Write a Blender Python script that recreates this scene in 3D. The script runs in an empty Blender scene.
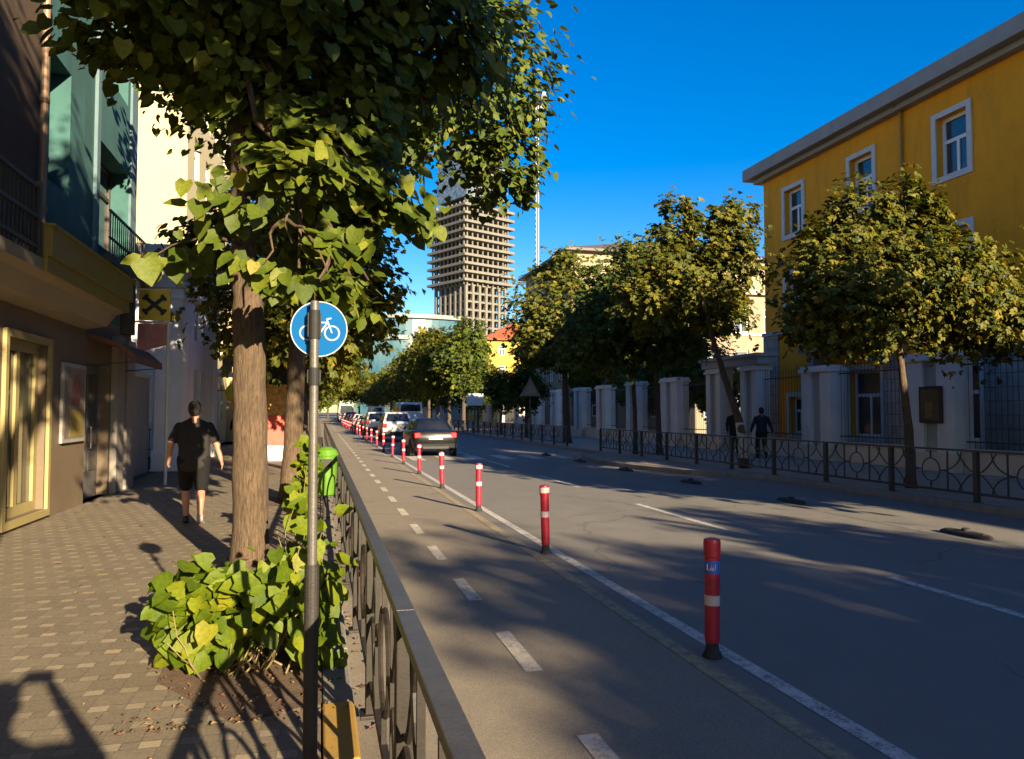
import bpy, bmesh, math, random
import numpy as np
from mathutils import Vector, Matrix, noise as mnoise
R = math.radians
rnd = random.Random(7)
SC = bpy.context.scene
COL = SC.collection

# ------------------------------------------------------------------ helpers
class MB:
    """collects shapes and links them as one mesh object"""
    def __init__(s):
        s.v = []; s.f = []; s.m = []
    def add(s, vs, fs, mi=0):
        o = len(s.v)
        s.v += [tuple(p) for p in vs]
        s.f += [tuple(i + o for i in q) for q in fs]
        s.m += [mi] * len(fs)
        return s
    def box(s, a, b, mi=0, M=None):
        x0, y0, z0 = a; x1, y1, z1 = b
        vs = [Vector(p) for p in ((x0,y0,z0),(x1,y0,z0),(x1,y1,z0),(x0,y1,z0),(x0,y0,z1),(x1,y0,z1),(x1,y1,z1),(x0,y1,z1))]
        if M: vs = [M @ p for p in vs]
        return s.add(vs, [(0,3,2,1),(4,5,6,7),(0,1,5,4),(1,2,6,5),(2,3,7,6),(3,0,4,7)], mi)
    def quad(s, a, b, c, d, mi=0):
        return s.add([a, b, c, d], [(0,1,2,3)], mi)
    def tube(s, pts, n=8, mi=0, cap=True, close=False):
        """pts: (x,y,z,r)"""
        P = [Vector(p[:3]) for p in pts]; k = len(P); vs = []; fs = []
        prev = None
        for i in range(k):
            if close: t = P[(i+1) % k] - P[i-1]
            else: t = P[min(i+1, k-1)] - P[max(i-1, 0)]
            t.normalize()
            if prev is None:
                a = Vector((0,0,1)) if abs(t.z) < .9 else Vector((1,0,0))
                u = t.cross(a).normalized()
            else:
                u = (prev - t * prev.dot(t)).normalized()
            prev = u
            w = t.cross(u)
            for j in range(n):
                a = 2*math.pi*j/n
                vs.append(P[i] + (u*math.cos(a) + w*math.sin(a)) * pts[i][3])
        for i in range(k if close else k-1):
            i2 = (i+1) % k
            for j in range(n):
                fs.append((i*n+j, i*n+(j+1) % n, i2*n+(j+1) % n, i2*n+j))
        if cap and not close:
            fs.append(tuple(range(n-1, -1, -1))); fs.append(tuple((k-1)*n+j for j in range(n)))
        return s.add(vs, fs, mi)
    def cyl(s, a, b, r0, r1=None, n=12, mi=0):
        r1 = r0 if r1 is None else r1
        return s.tube([(*a, r0), (*b, r1)], n, mi)
    def lathe(s, prof, c=(0,0,0), n=20, mi=0):
        """prof: (r,z)"""
        vs = []; fs = []; k = len(prof)
        for r, z in prof:
            for j in range(n):
                a = 2*math.pi*j/n
                vs.append((c[0]+r*math.cos(a), c[1]+r*math.sin(a), c[2]+z))
        for i in range(k-1):
            for j in range(n):
                fs.append((i*n+j, i*n+(j+1) % n, (i+1)*n+(j+1) % n, (i+1)*n+j))
        fs.append(tuple(range(n-1, -1, -1))); fs.append(tuple((k-1)*n+j for j in range(n)))
        return s.add(vs, fs, mi)
    def prism(s, poly, z0, z1, mi=0):
        k = len(poly)
        vs = [(x, y, z0) for x, y in poly] + [(x, y, z1) for x, y in poly]
        fs = [tuple(range(k-1, -1, -1)), tuple(range(k, 2*k))] + [(i, (i+1) % k, k+(i+1) % k, k+i) for i in range(k)]
        return s.add(vs, fs, mi)
    def ball(s, c, r, n=10, mi=0):
        prof = [(max(1e-3, math.sin(math.pi*i/n)), -math.cos(math.pi*i/n)) for i in range(n+1)]
        rr = r if hasattr(r, '__len__') else (r, r, r)
        vs = []; fs = []; m = 14
        for q, z in prof:
            for j in range(m):
                a = 2*math.pi*j/m
                vs.append((c[0]+rr[0]*q*math.cos(a), c[1]+rr[1]*q*math.sin(a), c[2]+rr[2]*z))
        for i in range(n):
            for j in range(m):
                fs.append((i*m+j, i*m+(j+1) % m, (i+1)*m+(j+1) % m, (i+1)*m+j))
        fs.append(tuple(range(m-1, -1, -1))); fs.append(tuple(n*m+j for j in range(m)))
        return s.add(vs, fs, mi)
    def build(s, name, mats, parent=None, smooth=False, bevel=0, world=True, loc=None):
        """world: vertices are in world space; moved into the parent's space (parents never scaled)"""
        me = bpy.data.meshes.new(name)
        vs = s.v
        if world and parent is not None:
            M = wmat(parent).inverted()
            vs = [M @ Vector(p) for p in vs]
        elif loc is not None:
            vs = [(p[0]-loc[0], p[1]-loc[1], p[2]-loc[2]) for p in vs]
        me.from_pydata([tuple(p) for p in vs], [], s.f)
        if not isinstance(mats, (list, tuple)): mats = [mats]
        for m in mats: me.materials.append(m)
        me.polygons.foreach_set('material_index', s.m)
        if smooth: me.polygons.foreach_set('use_smooth', [True]*len(s.f))
        me.update()
        o = bpy.data.objects.new(name, me); COL.objects.link(o)
        if parent is not None: o.parent = parent
        elif loc is not None: o.location = loc
        if bevel:
            b = o.modifiers.new('bevel', 'BEVEL'); b.width = bevel; b.segments = 2; b.limit_method = 'ANGLE'; b.angle_limit = R(40)
        return o

def wmat(o):
    M = Matrix.Translation(o.location) @ o.rotation_euler.to_matrix().to_4x4()
    return (wmat(o.parent) @ M) if o.parent else M

def tag(o, label=None, cat=None, group=None, kind=None):
    if label: o['label'] = label
    if cat: o['category'] = cat
    if group: o['group'] = group
    if kind: o['kind'] = kind
    return o
def thing(name, label, cat, loc=(0,0,0), rz=0, group=None):
    o = bpy.data.objects.new(name, None); COL.objects.link(o)
    o.location = loc; o.rotation_euler = (0, 0, rz); o.empty_display_size = .2
    return tag(o, label, cat, group)
KIDS = {}
def copy_tree(o, parent=None):
    c = o.copy(); COL.objects.link(c)
    if parent is not None: c.parent = parent
    for ch in list(o.children): copy_tree(ch, c)
    return c
ORD = 'first second third fourth fifth sixth seventh eighth ninth tenth eleventh twelfth thirteenth fourteenth fifteenth sixteenth seventeenth eighteenth nineteenth twentieth twenty-first twenty-second twenty-third twenty-fourth twenty-fifth twenty-sixth'.split()

# ------------------------------------------------------------------ materials
def newmat(name):
    m = bpy.data.materials.new(name); m.use_nodes = True
    nt = m.node_tree; return m, nt, nt.nodes['Principled BSDF']
def pos_node(nt, sc=(1,1,1), space='Object'):
    tc = nt.nodes.new('ShaderNodeTexCoord'); mp = nt.nodes.new('ShaderNodeMapping')
    mp.inputs['Scale'].default_value = sc
    nt.links.new(tc.outputs[space], mp.inputs['Vector']); return mp.outputs[0]
def noise_node(nt, vec, scale, detail=4, rough=.6):
    n = nt.nodes.new('ShaderNodeTexNoise'); n.inputs['Scale'].default_value = scale
    n.inputs['Detail'].default_value = detail; n.inputs['Roughness'].default_value = rough
    nt.links.new(vec, n.inputs['Vector']); return n.outputs['Fac']
def ramp(nt, fac, stops):
    r = nt.nodes.new('ShaderNodeValToRGB'); e = r.color_ramp.elements
    while len(e) < len(stops): e.new(.5)
    for i, (p, c) in enumerate(stops):
        e[i].position = p; e[i].color = (*c, 1)
    nt.links.new(fac, r.inputs[0]); return r.outputs[0]
def mixc(nt, fac, a, b, mode='MIX'):
    m = nt.nodes.new('ShaderNodeMix'); m.data_type = 'RGBA'; m.blend_type = mode
    for s_, v in ((m.inputs[0], fac), (m.inputs[6], a), (m.inputs[7], b)):
        if isinstance(v, (int, float)): s_.default_value = v
        elif isinstance(v, tuple): s_.default_value = (*v, 1)
        else: nt.links.new(v, s_)
    return m.outputs[2]
def math_node(nt, op, a, b=None, c=None):
    m = nt.nodes.new('ShaderNodeMath'); m.operation = op
    for i, v in enumerate((a, b, c)):
        if v is None: continue
        if isinstance(v, (int, float)): m.inputs[i].default_value = v
        else: nt.links.new(v, m.inputs[i])
    return m.outputs[0]
def bump(nt, bsdf, h, strength=.3, dist=.01):
    b = nt.nodes.new('ShaderNodeBump'); b.inputs['Strength'].default_value = strength; b.inputs['Distance'].default_value = dist
    nt.links.new(h, b.inputs['Height']); nt.links.new(b.outputs[0], bsdf.inputs['Normal'])
def sc3(c, k): return tuple(min(1, x*k) for x in c)
MATS = {}
def mat(name, c, rough=.7, var=.18, scale=3., bmp=.15, metal=0., stretch=(1,1,1), spec=.4, grime=None, coat=0):
    """a surface whose colour and roughness wander with two sizes of noise"""
    if name in MATS: return MATS[name]
    m, nt, b = newmat(name)
    v = pos_node(nt, stretch)
    n1 = noise_node(nt, v, scale, 5); n2 = noise_node(nt, v, scale*9, 3)
    col = ramp(nt, n1, [(.3, sc3(c, 1-var)), (.7, sc3(c, 1+var))])
    col = mixc(nt, .35, col, ramp(nt, n2, [(.3, sc3(c, 1-var*1.4)), (.7, sc3(c, 1+var))]))
    if grime:
        g = noise_node(nt, pos_node(nt, (1.3, 1.3, .25)), 1.1, 6, .7)
        col = mixc(nt, ramp(nt, g, [(.5, (0,0,0)), (.72, (.75,.75,.75))]), col, grime)
    nt.links.new(col, b.inputs['Base Color'])
    nt.links.new(math_node(nt, 'MULTIPLY_ADD', n2, .25, rough-.12), b.inputs['Roughness'])
    b.inputs['Metallic'].default_value = metal; b.inputs['Specular IOR Level'].default_value = spec
    if coat: b.inputs['Coat Weight'].default_value = coat; b.inputs['Coat Roughness'].default_value = .08
    if bmp: bump(nt, b, n2, bmp, .01)
    MATS[name] = m; return m
def glass_mat(name, c, rough=.08, spec=.8, var=.5):
    m, nt, b = newmat(name)
    n = noise_node(nt, pos_node(nt), .7, 3)
    nt.links.new(ramp(nt, n, [(.35, sc3(c, 1-var)), (.65, sc3(c, 1+var))]), b.inputs['Base Color'])
    b.inputs['Roughness'].default_value = rough; b.inputs['Specular IOR Level'].default_value = spec
    MATS[name] = m; return m
def leaf_mat(name, stops, trans=.3):
    m, nt, b = newmat(name)
    at = nt.nodes.new('ShaderNodeAttribute'); at.attribute_name = 'rnd'
    col = ramp(nt, at.outputs['Fac'], stops)
    mo = noise_node(nt, pos_node(nt), 34, 4, .7); col = mixc(nt, .8, col, mixc(nt, 1., col, ramp(nt, mo, [(.3, (.62,.66,.6)), (.7, (1.35,1.3,1.2))]), 'MULTIPLY'))
    bump(nt, b, mo, .35, .01)
    b.inputs['Roughness'].default_value = .55; b.inputs['Specular IOR Level'].default_value = .25
    nt.links.new(col, b.inputs['Base Color'])
    t = nt.nodes.new('ShaderNodeBsdfTranslucent'); nt.links.new(mixc(nt, 1., col, (1.5, 1.25, .55), 'MULTIPLY'), t.inputs[0])
    mx = nt.nodes.new('ShaderNodeMixShader'); mx.inputs[0].default_value = trans
    nt.links.new(b.outputs[0], mx.inputs[1]); nt.links.new(t.outputs[0], mx.inputs[2])
    nt.links.new(mx.outputs[0], nt.nodes['Material Output'].inputs[0])
    return m

# bark: vertical furrows
def bark_mat(name, c0, c1):
    m, nt, b = newmat(name)
    v = pos_node(nt, (1, 1, .16))
    n = noise_node(nt, v, 48, 7, .7); n2 = noise_node(nt, pos_node(nt), 3, 3)
    col = ramp(nt, n, [(.32, c0), (.62, c1)])
    col = mixc(nt, ramp(nt, n2, [(.45, (0,0,0)), (.7, (.5,.5,.5))]), col, sc3(c0, 1.5))
    nt.links.new(col, b.inputs['Base Color']); b.inputs['Roughness'].default_value = .9
    bump(nt, b, n, .9, .03); return m
BARK = bark_mat('bark_brown', (.028,.018,.011), (.125,.083,.047))
BARK_D = bark_mat('bark_dark', (.03,.023,.017), (.09,.07,.05))

LEAF_GREEN = [(0,(.028,.052,.008)), (.5,(.06,.088,.011)), (.8,(.10,.12,.014)), (1,(.17,.15,.018))]
LEAF_MIX = [(0,(.03,.052,.007)), (.45,(.085,.096,.011)), (.8,(.16,.142,.016)), (1,(.26,.19,.02))]
M_LEAF_MAIN = leaf_mat('lime_leaf', [(0,(.036,.062,.006)), (.6,(.082,.112,.010)), (.9,(.15,.165,.016)), (1,(.23,.18,.02))], .28)
M_LEAF_DARK = leaf_mat('dense_leaf', LEAF_GREEN, .2)
M_LEAF_YEL = leaf_mat('turning_leaf', LEAF_MIX, .3)
M_LEAF_BUSH = leaf_mat('sucker_leaf', [(0,(.04,.075,.004)), (.5,(.095,.14,.006)), (.85,(.165,.19,.009)), (1,(.23,.2,.012))], .35)

def asphalt(name, c, crack=True):
    m, nt, b = newmat(name)
    p = pos_node(nt)
    big = noise_node(nt, pos_node(nt, (1, .22, 1)), .55, 5, .6); mid = noise_node(nt, p, 2.3, 5, .7); fine = noise_node(nt, p, 140, 2, .8)
    col = ramp(nt, big, [(.3, sc3(c, .78)), (.5, c), (.72, sc3(c, 1.25))])
    col = mixc(nt, .4, col, ramp(nt, mid, [(.35, sc3(c, .7)), (.65, sc3(c, 1.3))]))
    col = mixc(nt, .45, col, ramp(nt, fine, [(.38, sc3(c, .45)), (.62, sc3(c, 1.6))]))
    if crack:
        w = nt.nodes.new('ShaderNodeTexVoronoi'); w.feature = 'DISTANCE_TO_EDGE'; w.inputs['Scale'].default_value = .33
        wob = nt.nodes.new('ShaderNodeTexNoise'); wob.inputs['Scale'].default_value = 1.6; wob.inputs['Detail'].default_value = 5
        nt.links.new(p, wob.inputs['Vector'])
        ad = nt.nodes.new('ShaderNodeMix'); ad.data_type = 'RGBA'; ad.inputs[0].default_value = .35
        nt.links.new(p, ad.inputs[6]); nt.links.new(wob.outputs['Color'], ad.inputs[7]); nt.links.new(ad.outputs[2], w.inputs['Vector'])
        line = ramp(nt, w.outputs['Distance'], [(.0, (1,1,1)), (.006, (0,0,0))])
        gate = ramp(nt, noise_node(nt, p, .5, 2), [(.42, (0,0,0)), (.52, (.8,.8,.8))])
        col = mixc(nt, mixc(nt, 1., line, gate, 'MULTIPLY'), col, sc3(c, .55))
    nt.links.new(col, b.inputs['Base Color'])
    nt.links.new(math_node(nt, 'MULTIPLY_ADD', mid, .3, .62), b.inputs['Roughness'])
    b.inputs['Specular IOR Level'].default_value = .3
    bump(nt, b, fine, .5, .004); return m
M_ROAD = asphalt('road_asphalt', (.165,.155,.137))
M_BIKE = asphalt('bike_lane_asphalt', (.215,.185,.14))
def paint(name, c, under, wear=.5):
    m, nt, b = newmat(name)
    p = pos_node(nt); n = noise_node(nt, p, 9, 6, .8); n2 = noise_node(nt, p, 60, 3, .7)
    mask = math_node(nt, 'ADD', math_node(nt, 'MULTIPLY', n, .65), math_node(nt, 'MULTIPLY', n2, .35))
    col = mixc(nt, ramp(nt, mask, [(wear-.06, (1,1,1)), (wear+.06, (0,0,0))]), c, under)
    nt.links.new(col, b.inputs['Base Color']); b.inputs['Roughness'].default_value = .75
    bump(nt, b, n2, .3, .003); return m
M_WHITE_PAINT = paint('worn_white_road_paint', (.52,.49,.44), (.15,.145,.135), .47)
M_DASH_PAINT = paint('dusty_white_road_paint', (.50,.45,.37), (.22,.185,.14), .46)
M_YELLOW_PAINT = paint('worn_yellow_road_paint', (.38,.30,.15), (.17,.15,.12), .5)
M_KERB_YELLOW = paint('yellow_kerb_paint', (.34,.20,.035), (.18,.14,.09), .42)

def paving(name):
    """dark interlocking pavers with small pale squares, rows shifted by half"""
    m, nt, b = newmat(name)
    tc = nt.nodes.new('ShaderNodeTexCoord'); sp = nt.nodes.new('ShaderNodeSeparateXYZ'); nt.links.new(tc.outputs['Object'], sp.inputs[0])
    p = tc.outputs['Object']
    wob = math_node(nt, 'MULTIPLY_ADD', noise_node(nt, p, 1.5, 2), .03, -.015)
    x = math_node(nt, 'ADD', sp.outputs[0], wob); y = math_node(nt, 'ADD', sp.outputs[1], wob)
    ry = math_node(nt, 'DIVIDE', y, .27); row = math_node(nt, 'FLOOR', ry); fy = math_node(nt, 'FRACT', ry)
    sh = math_node(nt, 'MULTIPLY', math_node(nt, 'MODULO', math_node(nt, 'ADD', row, 1000), 2), .5)
    rx = math_node(nt, 'ADD', math_node(nt, 'DIVIDE', x, .184), sh); fx = math_node(nt, 'FRACT', rx); cx = math_node(nt, 'FLOOR', rx)
    lx = math_node(nt, 'LESS_THAN', fx, .56); ly = math_node(nt, 'LESS_THAN', fy, .33)
    light = math_node(nt, 'MULTIPLY', lx, ly)
    cell = nt.nodes.new('ShaderNodeCombineXYZ'); nt.links.new(cx, cell.inputs[0]); nt.links.new(row, cell.inputs[1]); nt.links.new(light, cell.inputs[2])
    wn = nt.nodes.new('ShaderNodeTexWhiteNoise'); nt.links.new(cell.outputs[0], wn.inputs[0]); wv = wn.outputs['Value']
    dark = ramp(nt, wv, [(0, (.135,.112,.08)), (1, (.185,.155,.108))]); pale = ramp(nt, wv, [(0, (.22,.185,.125)), (.75, (.33,.275,.19)), (1, (.36,.285,.15))])
    col = mixc(nt, light, dark, pale)
    # joints
    def near(f, lo): return math_node(nt, 'MAXIMUM', math_node(nt, 'LESS_THAN', f, lo), math_node(nt, 'GREATER_THAN', f, 1-lo))
    j1 = math_node(nt, 'LESS_THAN', math_node(nt, 'ABSOLUTE', math_node(nt, 'SUBTRACT', fy, .33)), .018)
    j2 = math_node(nt, 'MULTIPLY', ly, math_node(nt, 'LESS_THAN', math_node(nt, 'ABSOLUTE', math_node(nt, 'SUBTRACT', fx, .56)), .022))
    j = math_node(nt, 'MAXIMUM', math_node(nt, 'MAXIMUM', j1, j2), math_node(nt, 'MAXIMUM', near(fy, .012), near(fx, .014)))
    col = mixc(nt, math_node(nt, 'MULTIPLY', j, .7), col, (.05,.04,.03))
    big = noise_node(nt, p, .8, 5, .65); fine = noise_node(nt, p, 70, 3, .7)
    col = mixc(nt, ramp(nt, big, [(.42, (0,0,0)), (.7, (.5,.5,.5))]), col, (.12,.10,.072))
    col = mixc(nt, .3, col, ramp(nt, fine, [(.35, (.07,.058,.042)), (.65, (.28,.235,.17))]))
    nt.links.new(col, b.inputs['Base Color']); b.inputs['Roughness'].default_value = .8; b.inputs['Specular IOR Level'].default_value = .3
    bump(nt, b, math_node(nt, 'SUBTRACT', math_node(nt, 'MULTIPLY', fine, .5), j), .5, .006)
    return m
M_PAVE = paving('patterned_pavers')
M_PAVE_R = mat('far_pavement_slabs', (.27,.24,.195), .8, .2, 1.5)
M_KERB = mat('kerb_stone', (.20,.18,.15), .8, .25, 4, .4)
M_SOIL = mat('bare_soil', (.115,.075,.048), .95, .4, 9, 1.)
M_GROUND = mat('open_ground', (.14,.13,.11), .9, .2, .2)

# ------------------------------------------------------------------ render, world, sun, camera
SC.view_settings.view_transform = 'Standard'; SC.view_settings.look = 'None'
SC.view_settings.gamma = 1; SC.view_settings.exposure = 1.9
SUN_EL, SUN_AZ = R(16.8), R(163)          # low sun behind the camera, a little to the right
w = bpy.data.worlds.new('World'); SC.world = w; w.use_nodes = True
nt = w.node_tree; bg = nt.nodes['Background']
sk = nt.nodes.new('ShaderNodeTexSky'); sk.sky_type = 'NISHITA'; sk.sun_disc = False
sk.sun_elevation = SUN_EL; sk.sun_rotation = SUN_AZ; sk.air_density = 1.; sk.dust_density = .3; sk.ozone_density = 2.5
hs = nt.nodes.new('ShaderNodeHueSaturation'); hs.inputs['Saturation'].default_value = 1.54
nt.links.new(sk.outputs[0], hs.inputs['Color']); hs.inputs['Hue'].default_value = .513; nt.links.new(hs.outputs[0], bg.inputs[0]); bg.inputs[1].default_value = .058
sl = bpy.data.lights.new('sun', 'SUN'); sl.energy = 5; sl.angle = R(.5); sl.color = (1., .80, .53)
so = bpy.data.objects.new('sun', sl); COL.objects.link(so)
sd = Vector((math.sin(SUN_AZ)*math.cos(SUN_EL), math.cos(SUN_AZ)*math.cos(SUN_EL), math.sin(SUN_EL)))
so.rotation_euler = sd.to_track_quat('Z', 'Y').to_euler(); so.location = (0, 0, 60)
cam = bpy.data.cameras.new('camera'); co = bpy.data.objects.new('camera', cam); COL.objects.link(co); SC.camera = co
cam.sensor_width = 36; cam.lens = 36*770/1024; cam.clip_start = .05; cam.clip_end = 6000
co.location = (0, 0, 1.72)
pitch = math.atan(32.5/770); yaw = math.atan(192/770*math.cos(pitch))
co.rotation_euler = (math.pi/2+pitch, 0, -yaw)

# ------------------------------------------------------------------ ground, road, pavements
def sheet(name, poly, z, m, thick=0, nx=1):
    b = MB()
    if thick: b.prism(poly, z-thick, z)
    else: b.add([(x, y, z) for x, y in poly], [tuple(range(len(poly)))])
    return tag(b.build(name, m), kind='structure')
def rect(x0, x1, y0, y1): return [(x0,y0),(x1,y0),(x1,y1),(x0,y1)]
sheet('ground', rect(-2500, 2500, -2500, 3000), -.02, M_GROUND)
sheet('road', rect(.2, 11., -140, 420), 0, M_ROAD)
sheet('bike_lane', rect(.21, 2.62, -140, 300), .004, M_BIKE)
# left pavement with tree-pit strip cut out, kerb stones
sheet('pavement', rect(-4.2, .02, -60, 300), .12, M_PAVE, .13)
sheet('pavement', rect(11.2, 30, -140, 300), .12, M_PAVE_R, .13)
kb = MB()
y = 4.42
while y < 160:
    kb.box((.03, y, -.01), (.198, y+.97, .125)); y += .98
tag(kb.build('kerb', M_KERB, bevel=.012), kind='structure')
kb = MB(); y = -12
while y < 4.3:
    kb.box((.03, y, -.01), (.2, y+.97, .13)); y += .98 if y+1.9 < 4.42 else 5
kb.box((.03, 3.68, -.01), (.2, 4.41, .13))
tag(kb.build('kerb', M_KERB_YELLOW, bevel=.012), kind='structure')
kb = MB(); y = -60
while y < 160:
    kb.box((11.0, y, -.01), (11.19, y+.97, .13)); y += .98
tag(kb.build('kerb', M_KERB, bevel=.012), kind='structure')
# kerb build-out at the crossing
bo = [(11., 17.6), (10.5, 18.2), (9.85, 19.3), (9.35, 20.9), (9.1, 22.6), (9.05, 24.6), (9.3, 26.6), (9.7, 27.7), (11., 28.6)]
sheet('traffic_island', bo, .13, M_KERB, .14)
# markings
def marks(name, quads, z, m):
    b = MB()
    for q in quads: b.add([(x, y_, z) for x, y_ in q], [(0,1,2,3)])
    return tag(b.build(name, m), kind='structure')
marks('lane_line', [rect(2.77, 2.89, y_, y_+6) for y_ in range(-20, 150, 6)], .004, M_WHITE_PAINT)
marks('lane_line', [rect(2.47, 2.585, y_, y_+6) for y_ in range(-20, 150, 6)], .008, M_YELLOW_PAINT)
qs = []
y = 1.15
for k in range(60):
    qs.append(rect(1.34, 1.46, y + 2.0*k + .0, y + 2.0*k + .98))
marks('cycle_lane_dash', [rect(1.335, 1.455, yy-.45, yy+.5) for yy in [3.45+1.98*k for k in range(-3, 60)]], .008, M_DASH_PAINT)
marks('lane_dash', [rect(5.71, 5.83, yy, yy+3.3) for yy in [3.6+6.6*k for k in range(-3, 25)]], .004, M_WHITE_PAINT)
marks('lane_line', [rect(8.42, 8.52, y_, y_+6) for y_ in range(-20, 130, 6)], .004, paint('faint_white_road_paint', (.30,.28,.25), (.12,.115,.11), .56))
# zebra stripes of the crossing beyond the island
marks('crossing_stripe', [rect(3.2+k*1.1, 3.7+k*1.1, 27.3, 30.0) for k in range(6)], .008, M_WHITE_PAINT)
# soil strip with tree pit
sheet('soil', [(-.42,4.25),(.025,4.42),(.025,9.6),(-.35,9.5),(-.95,9.0),(-1.0,7.2),(-.92,5.0)], .126, M_SOIL)
for yy in (14.5, 21.6, 28.8):
    sheet('soil', rect(-1.0, .02, yy-.7, yy+.7), .126, M_SOIL)
# scattered dry leaves on soil and along the kerbs
def leaf_scatter(name, n, region, size, cols, seed):
    r_ = random.Random(seed); b = MB()
    for _ in range(n):
        x, y_, z = region(r_); a = r_.uniform(0, 6.28); s_ = size*r_.uniform(.5, 1.2); t = r_.uniform(-.3, .3)
        c, s2 = math.cos(a)*s_, math.sin(a)*s_
        b.add([(x-c, y_-s2, z+.004), (x+s2*.5, y_-c*.5, z+.012+abs(t)*s_), (x+c, y_+s2, z+.006), (x-s2*.5, y_+c*.5, z+.014)], [(0,1,2,3)], r_.randrange(len(cols)))
    return b.build(name, cols)
DRY = [mat('dry_leaf_brown', (.09,.055,.03)), mat('dry_leaf_tan', (.20,.13,.065)), mat('dry_leaf_red', (.13,.06,.035))]
def reg1(r_):
    return (r_.gauss(-.45, .32), 4.2+5*r_.random()**1.6, .13)
def reg2(r_):
    return (.2+abs(r_.gauss(0, .09))+.02, r_.uniform(2, 40), .012)
def reg3(r_):
    return (r_.uniform(-3.9, -.2), 3+35*r_.random()**1.5, .122)
tag(leaf_scatter('fallen_leaves', 480, reg1, .022, DRY, 1), kind='stuff')
tag(leaf_scatter('fallen_leaves', 260, reg2, .03, DRY, 2), kind='stuff')
tag(leaf_scatter('fallen_leaves', 130, reg3, .03, DRY, 3), kind='stuff')

# ------------------------------------------------------------------ foliage
HEART = (np.array([(0,.02,0),(.30,-.10,.05),(.50,.22,.10),(.36,.66,.07),(0,1.05,-.06),(-.36,.66,.07),(-.50,.22,.10),(-.30,-.10,.05)], float),
         [(0,1,2,3,4),(0,4,5,6,7)])
OVAL = (np.array([(0,0,0),(.34,.42,.07),(0,1,-.04),(-.34,.42,.07)], float), [(0,1,2),(0,2,3)])
def spray_template(k=5, seed=2):
    r_ = random.Random(seed); V = []; F = []
    for i in range(k):
        a = (i-(k-1)/2)*.55+r_.uniform(-.2,.2); L = r_.uniform(.42,.62); w_ = L*r_.uniform(.34,.44); y0 = r_.uniform(.0,.45); x0 = r_.uniform(-.12,.12)
        ca, sa = math.cos(a), math.sin(a); t1 = r_.uniform(-.25,.25); t2 = r_.uniform(-.3,.1)
        P_ = [(0,0,0),(w_,L*.4,.06+t1*w_),(0,L,t2*L),(-w_,L*.4,.06-t1*w_)]
        o_ = len(V); V += [(x0+p[0]*ca+p[1]*sa, y0-p[0]*sa+p[1]*ca, p[2]+r_.uniform(-.05,.05)) for p in P_]; F += [(o_,o_+1,o_+2),(o_,o_+2,o_+3)]
    return np.array(V, float), F
SPRAY = spray_template()
SUNV = np.array([.28, -.92, .29])
def leaf_points(clumps, rs, tight=.22, hollow=.5):
    P = []; O = []
    for (cx, cy, cz, rx, ry, rz, n) in clumps:
        M_ = max(5, n//45); r3 = np.array([rx, ry, rz]); c = np.array([cx, cy, cz])
        d = rs.normal(size=(M_, 3)); d /= np.linalg.norm(d, axis=1)[:, None]
        rad = hollow + (1.02-hollow)*rs.random(M_)**.7
        sub = d*rad[:, None]
        idx = rs.integers(0, M_, n)
        q = sub[idx] + rs.normal(size=(n, 3))*tight*(.6+.8*rs.random(M_)[idx])[:, None]
        P.append(c + q*r3)
        o_ = sub[idx]*.6 + q*.4; o_ = o_/(np.linalg.norm(o_, axis=1)[:, None]+1e-6)
        O.append(o_)
    return np.concatenate(P), np.concatenate(O)
def leaves(name, P, O, size, m, tpl, seed, parent=None, up=.8, out=.7, jit=.55, droop=.5, szvar=.35, org=(0,0,0), sun=.45):
    rs = np.random.default_rng(seed); n = len(P)
    N = up*np.array([0,0,1.]) + out*O + sun*SUNV + jit*rs.normal(size=(n, 3)); N /= np.linalg.norm(N, axis=1)[:, None]
    T = O + np.array([0,0,-droop]) + .6*rs.normal(size=(n, 3))
    T -= N*np.sum(T*N, axis=1)[:, None]; T /= np.linalg.norm(T, axis=1)[:, None]+1e-6
    S = np.cross(T, N)
    sz = size*(1-szvar+2*szvar*rs.random(n))
    vt, ft = tpl; k = len(vt)
    V = P[:, None, :] + sz[:, None, None]*(vt[None, :, 0:1]*S[:, None, :] + vt[None, :, 1:2]*T[:, None, :] + vt[None, :, 2:3]*N[:, None, :])
    V = V.reshape(-1, 3) - np.array(org)
    me = bpy.data.meshes.new(name)
    nf = len(ft); lens = [len(f) for f in ft]; per = sum(lens)
    me.vertices.add(n*k); me.vertices.foreach_set('co', V.astype(np.float32).ravel())
    flat = np.concatenate([np.array(f) for f in ft])
    li = (flat[None, :] + (np.arange(n)*k)[:, None]).ravel().astype(np.int32)
    me.loops.add(n*per); me.loops.foreach_set('vertex_index', li)
    st = np.cumsum([0]+lens[:-1]); starts = (st[None, :] + (np.arange(n)*per)[:, None]).ravel().astype(np.int32)
    me.polygons.add(n*nf); me.polygons.foreach_set('loop_start', starts)
    me.update(calc_edges=True); me.validate()
    at = me.attributes.new('rnd', 'FLOAT', 'FACE')
    at.data.foreach_set('value', np.clip(np.repeat(rs.beta(2, 2.4, n), nf) + (.12*rs.normal(size=n*nf) if nf > 4 else 0), 0, 1).astype(np.float32))
    me.materials.append(m)
    o = bpy.data.objects.new(name, me); COL.objects.link(o)
    if parent is not None: o.parent = parent
    return o
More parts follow.
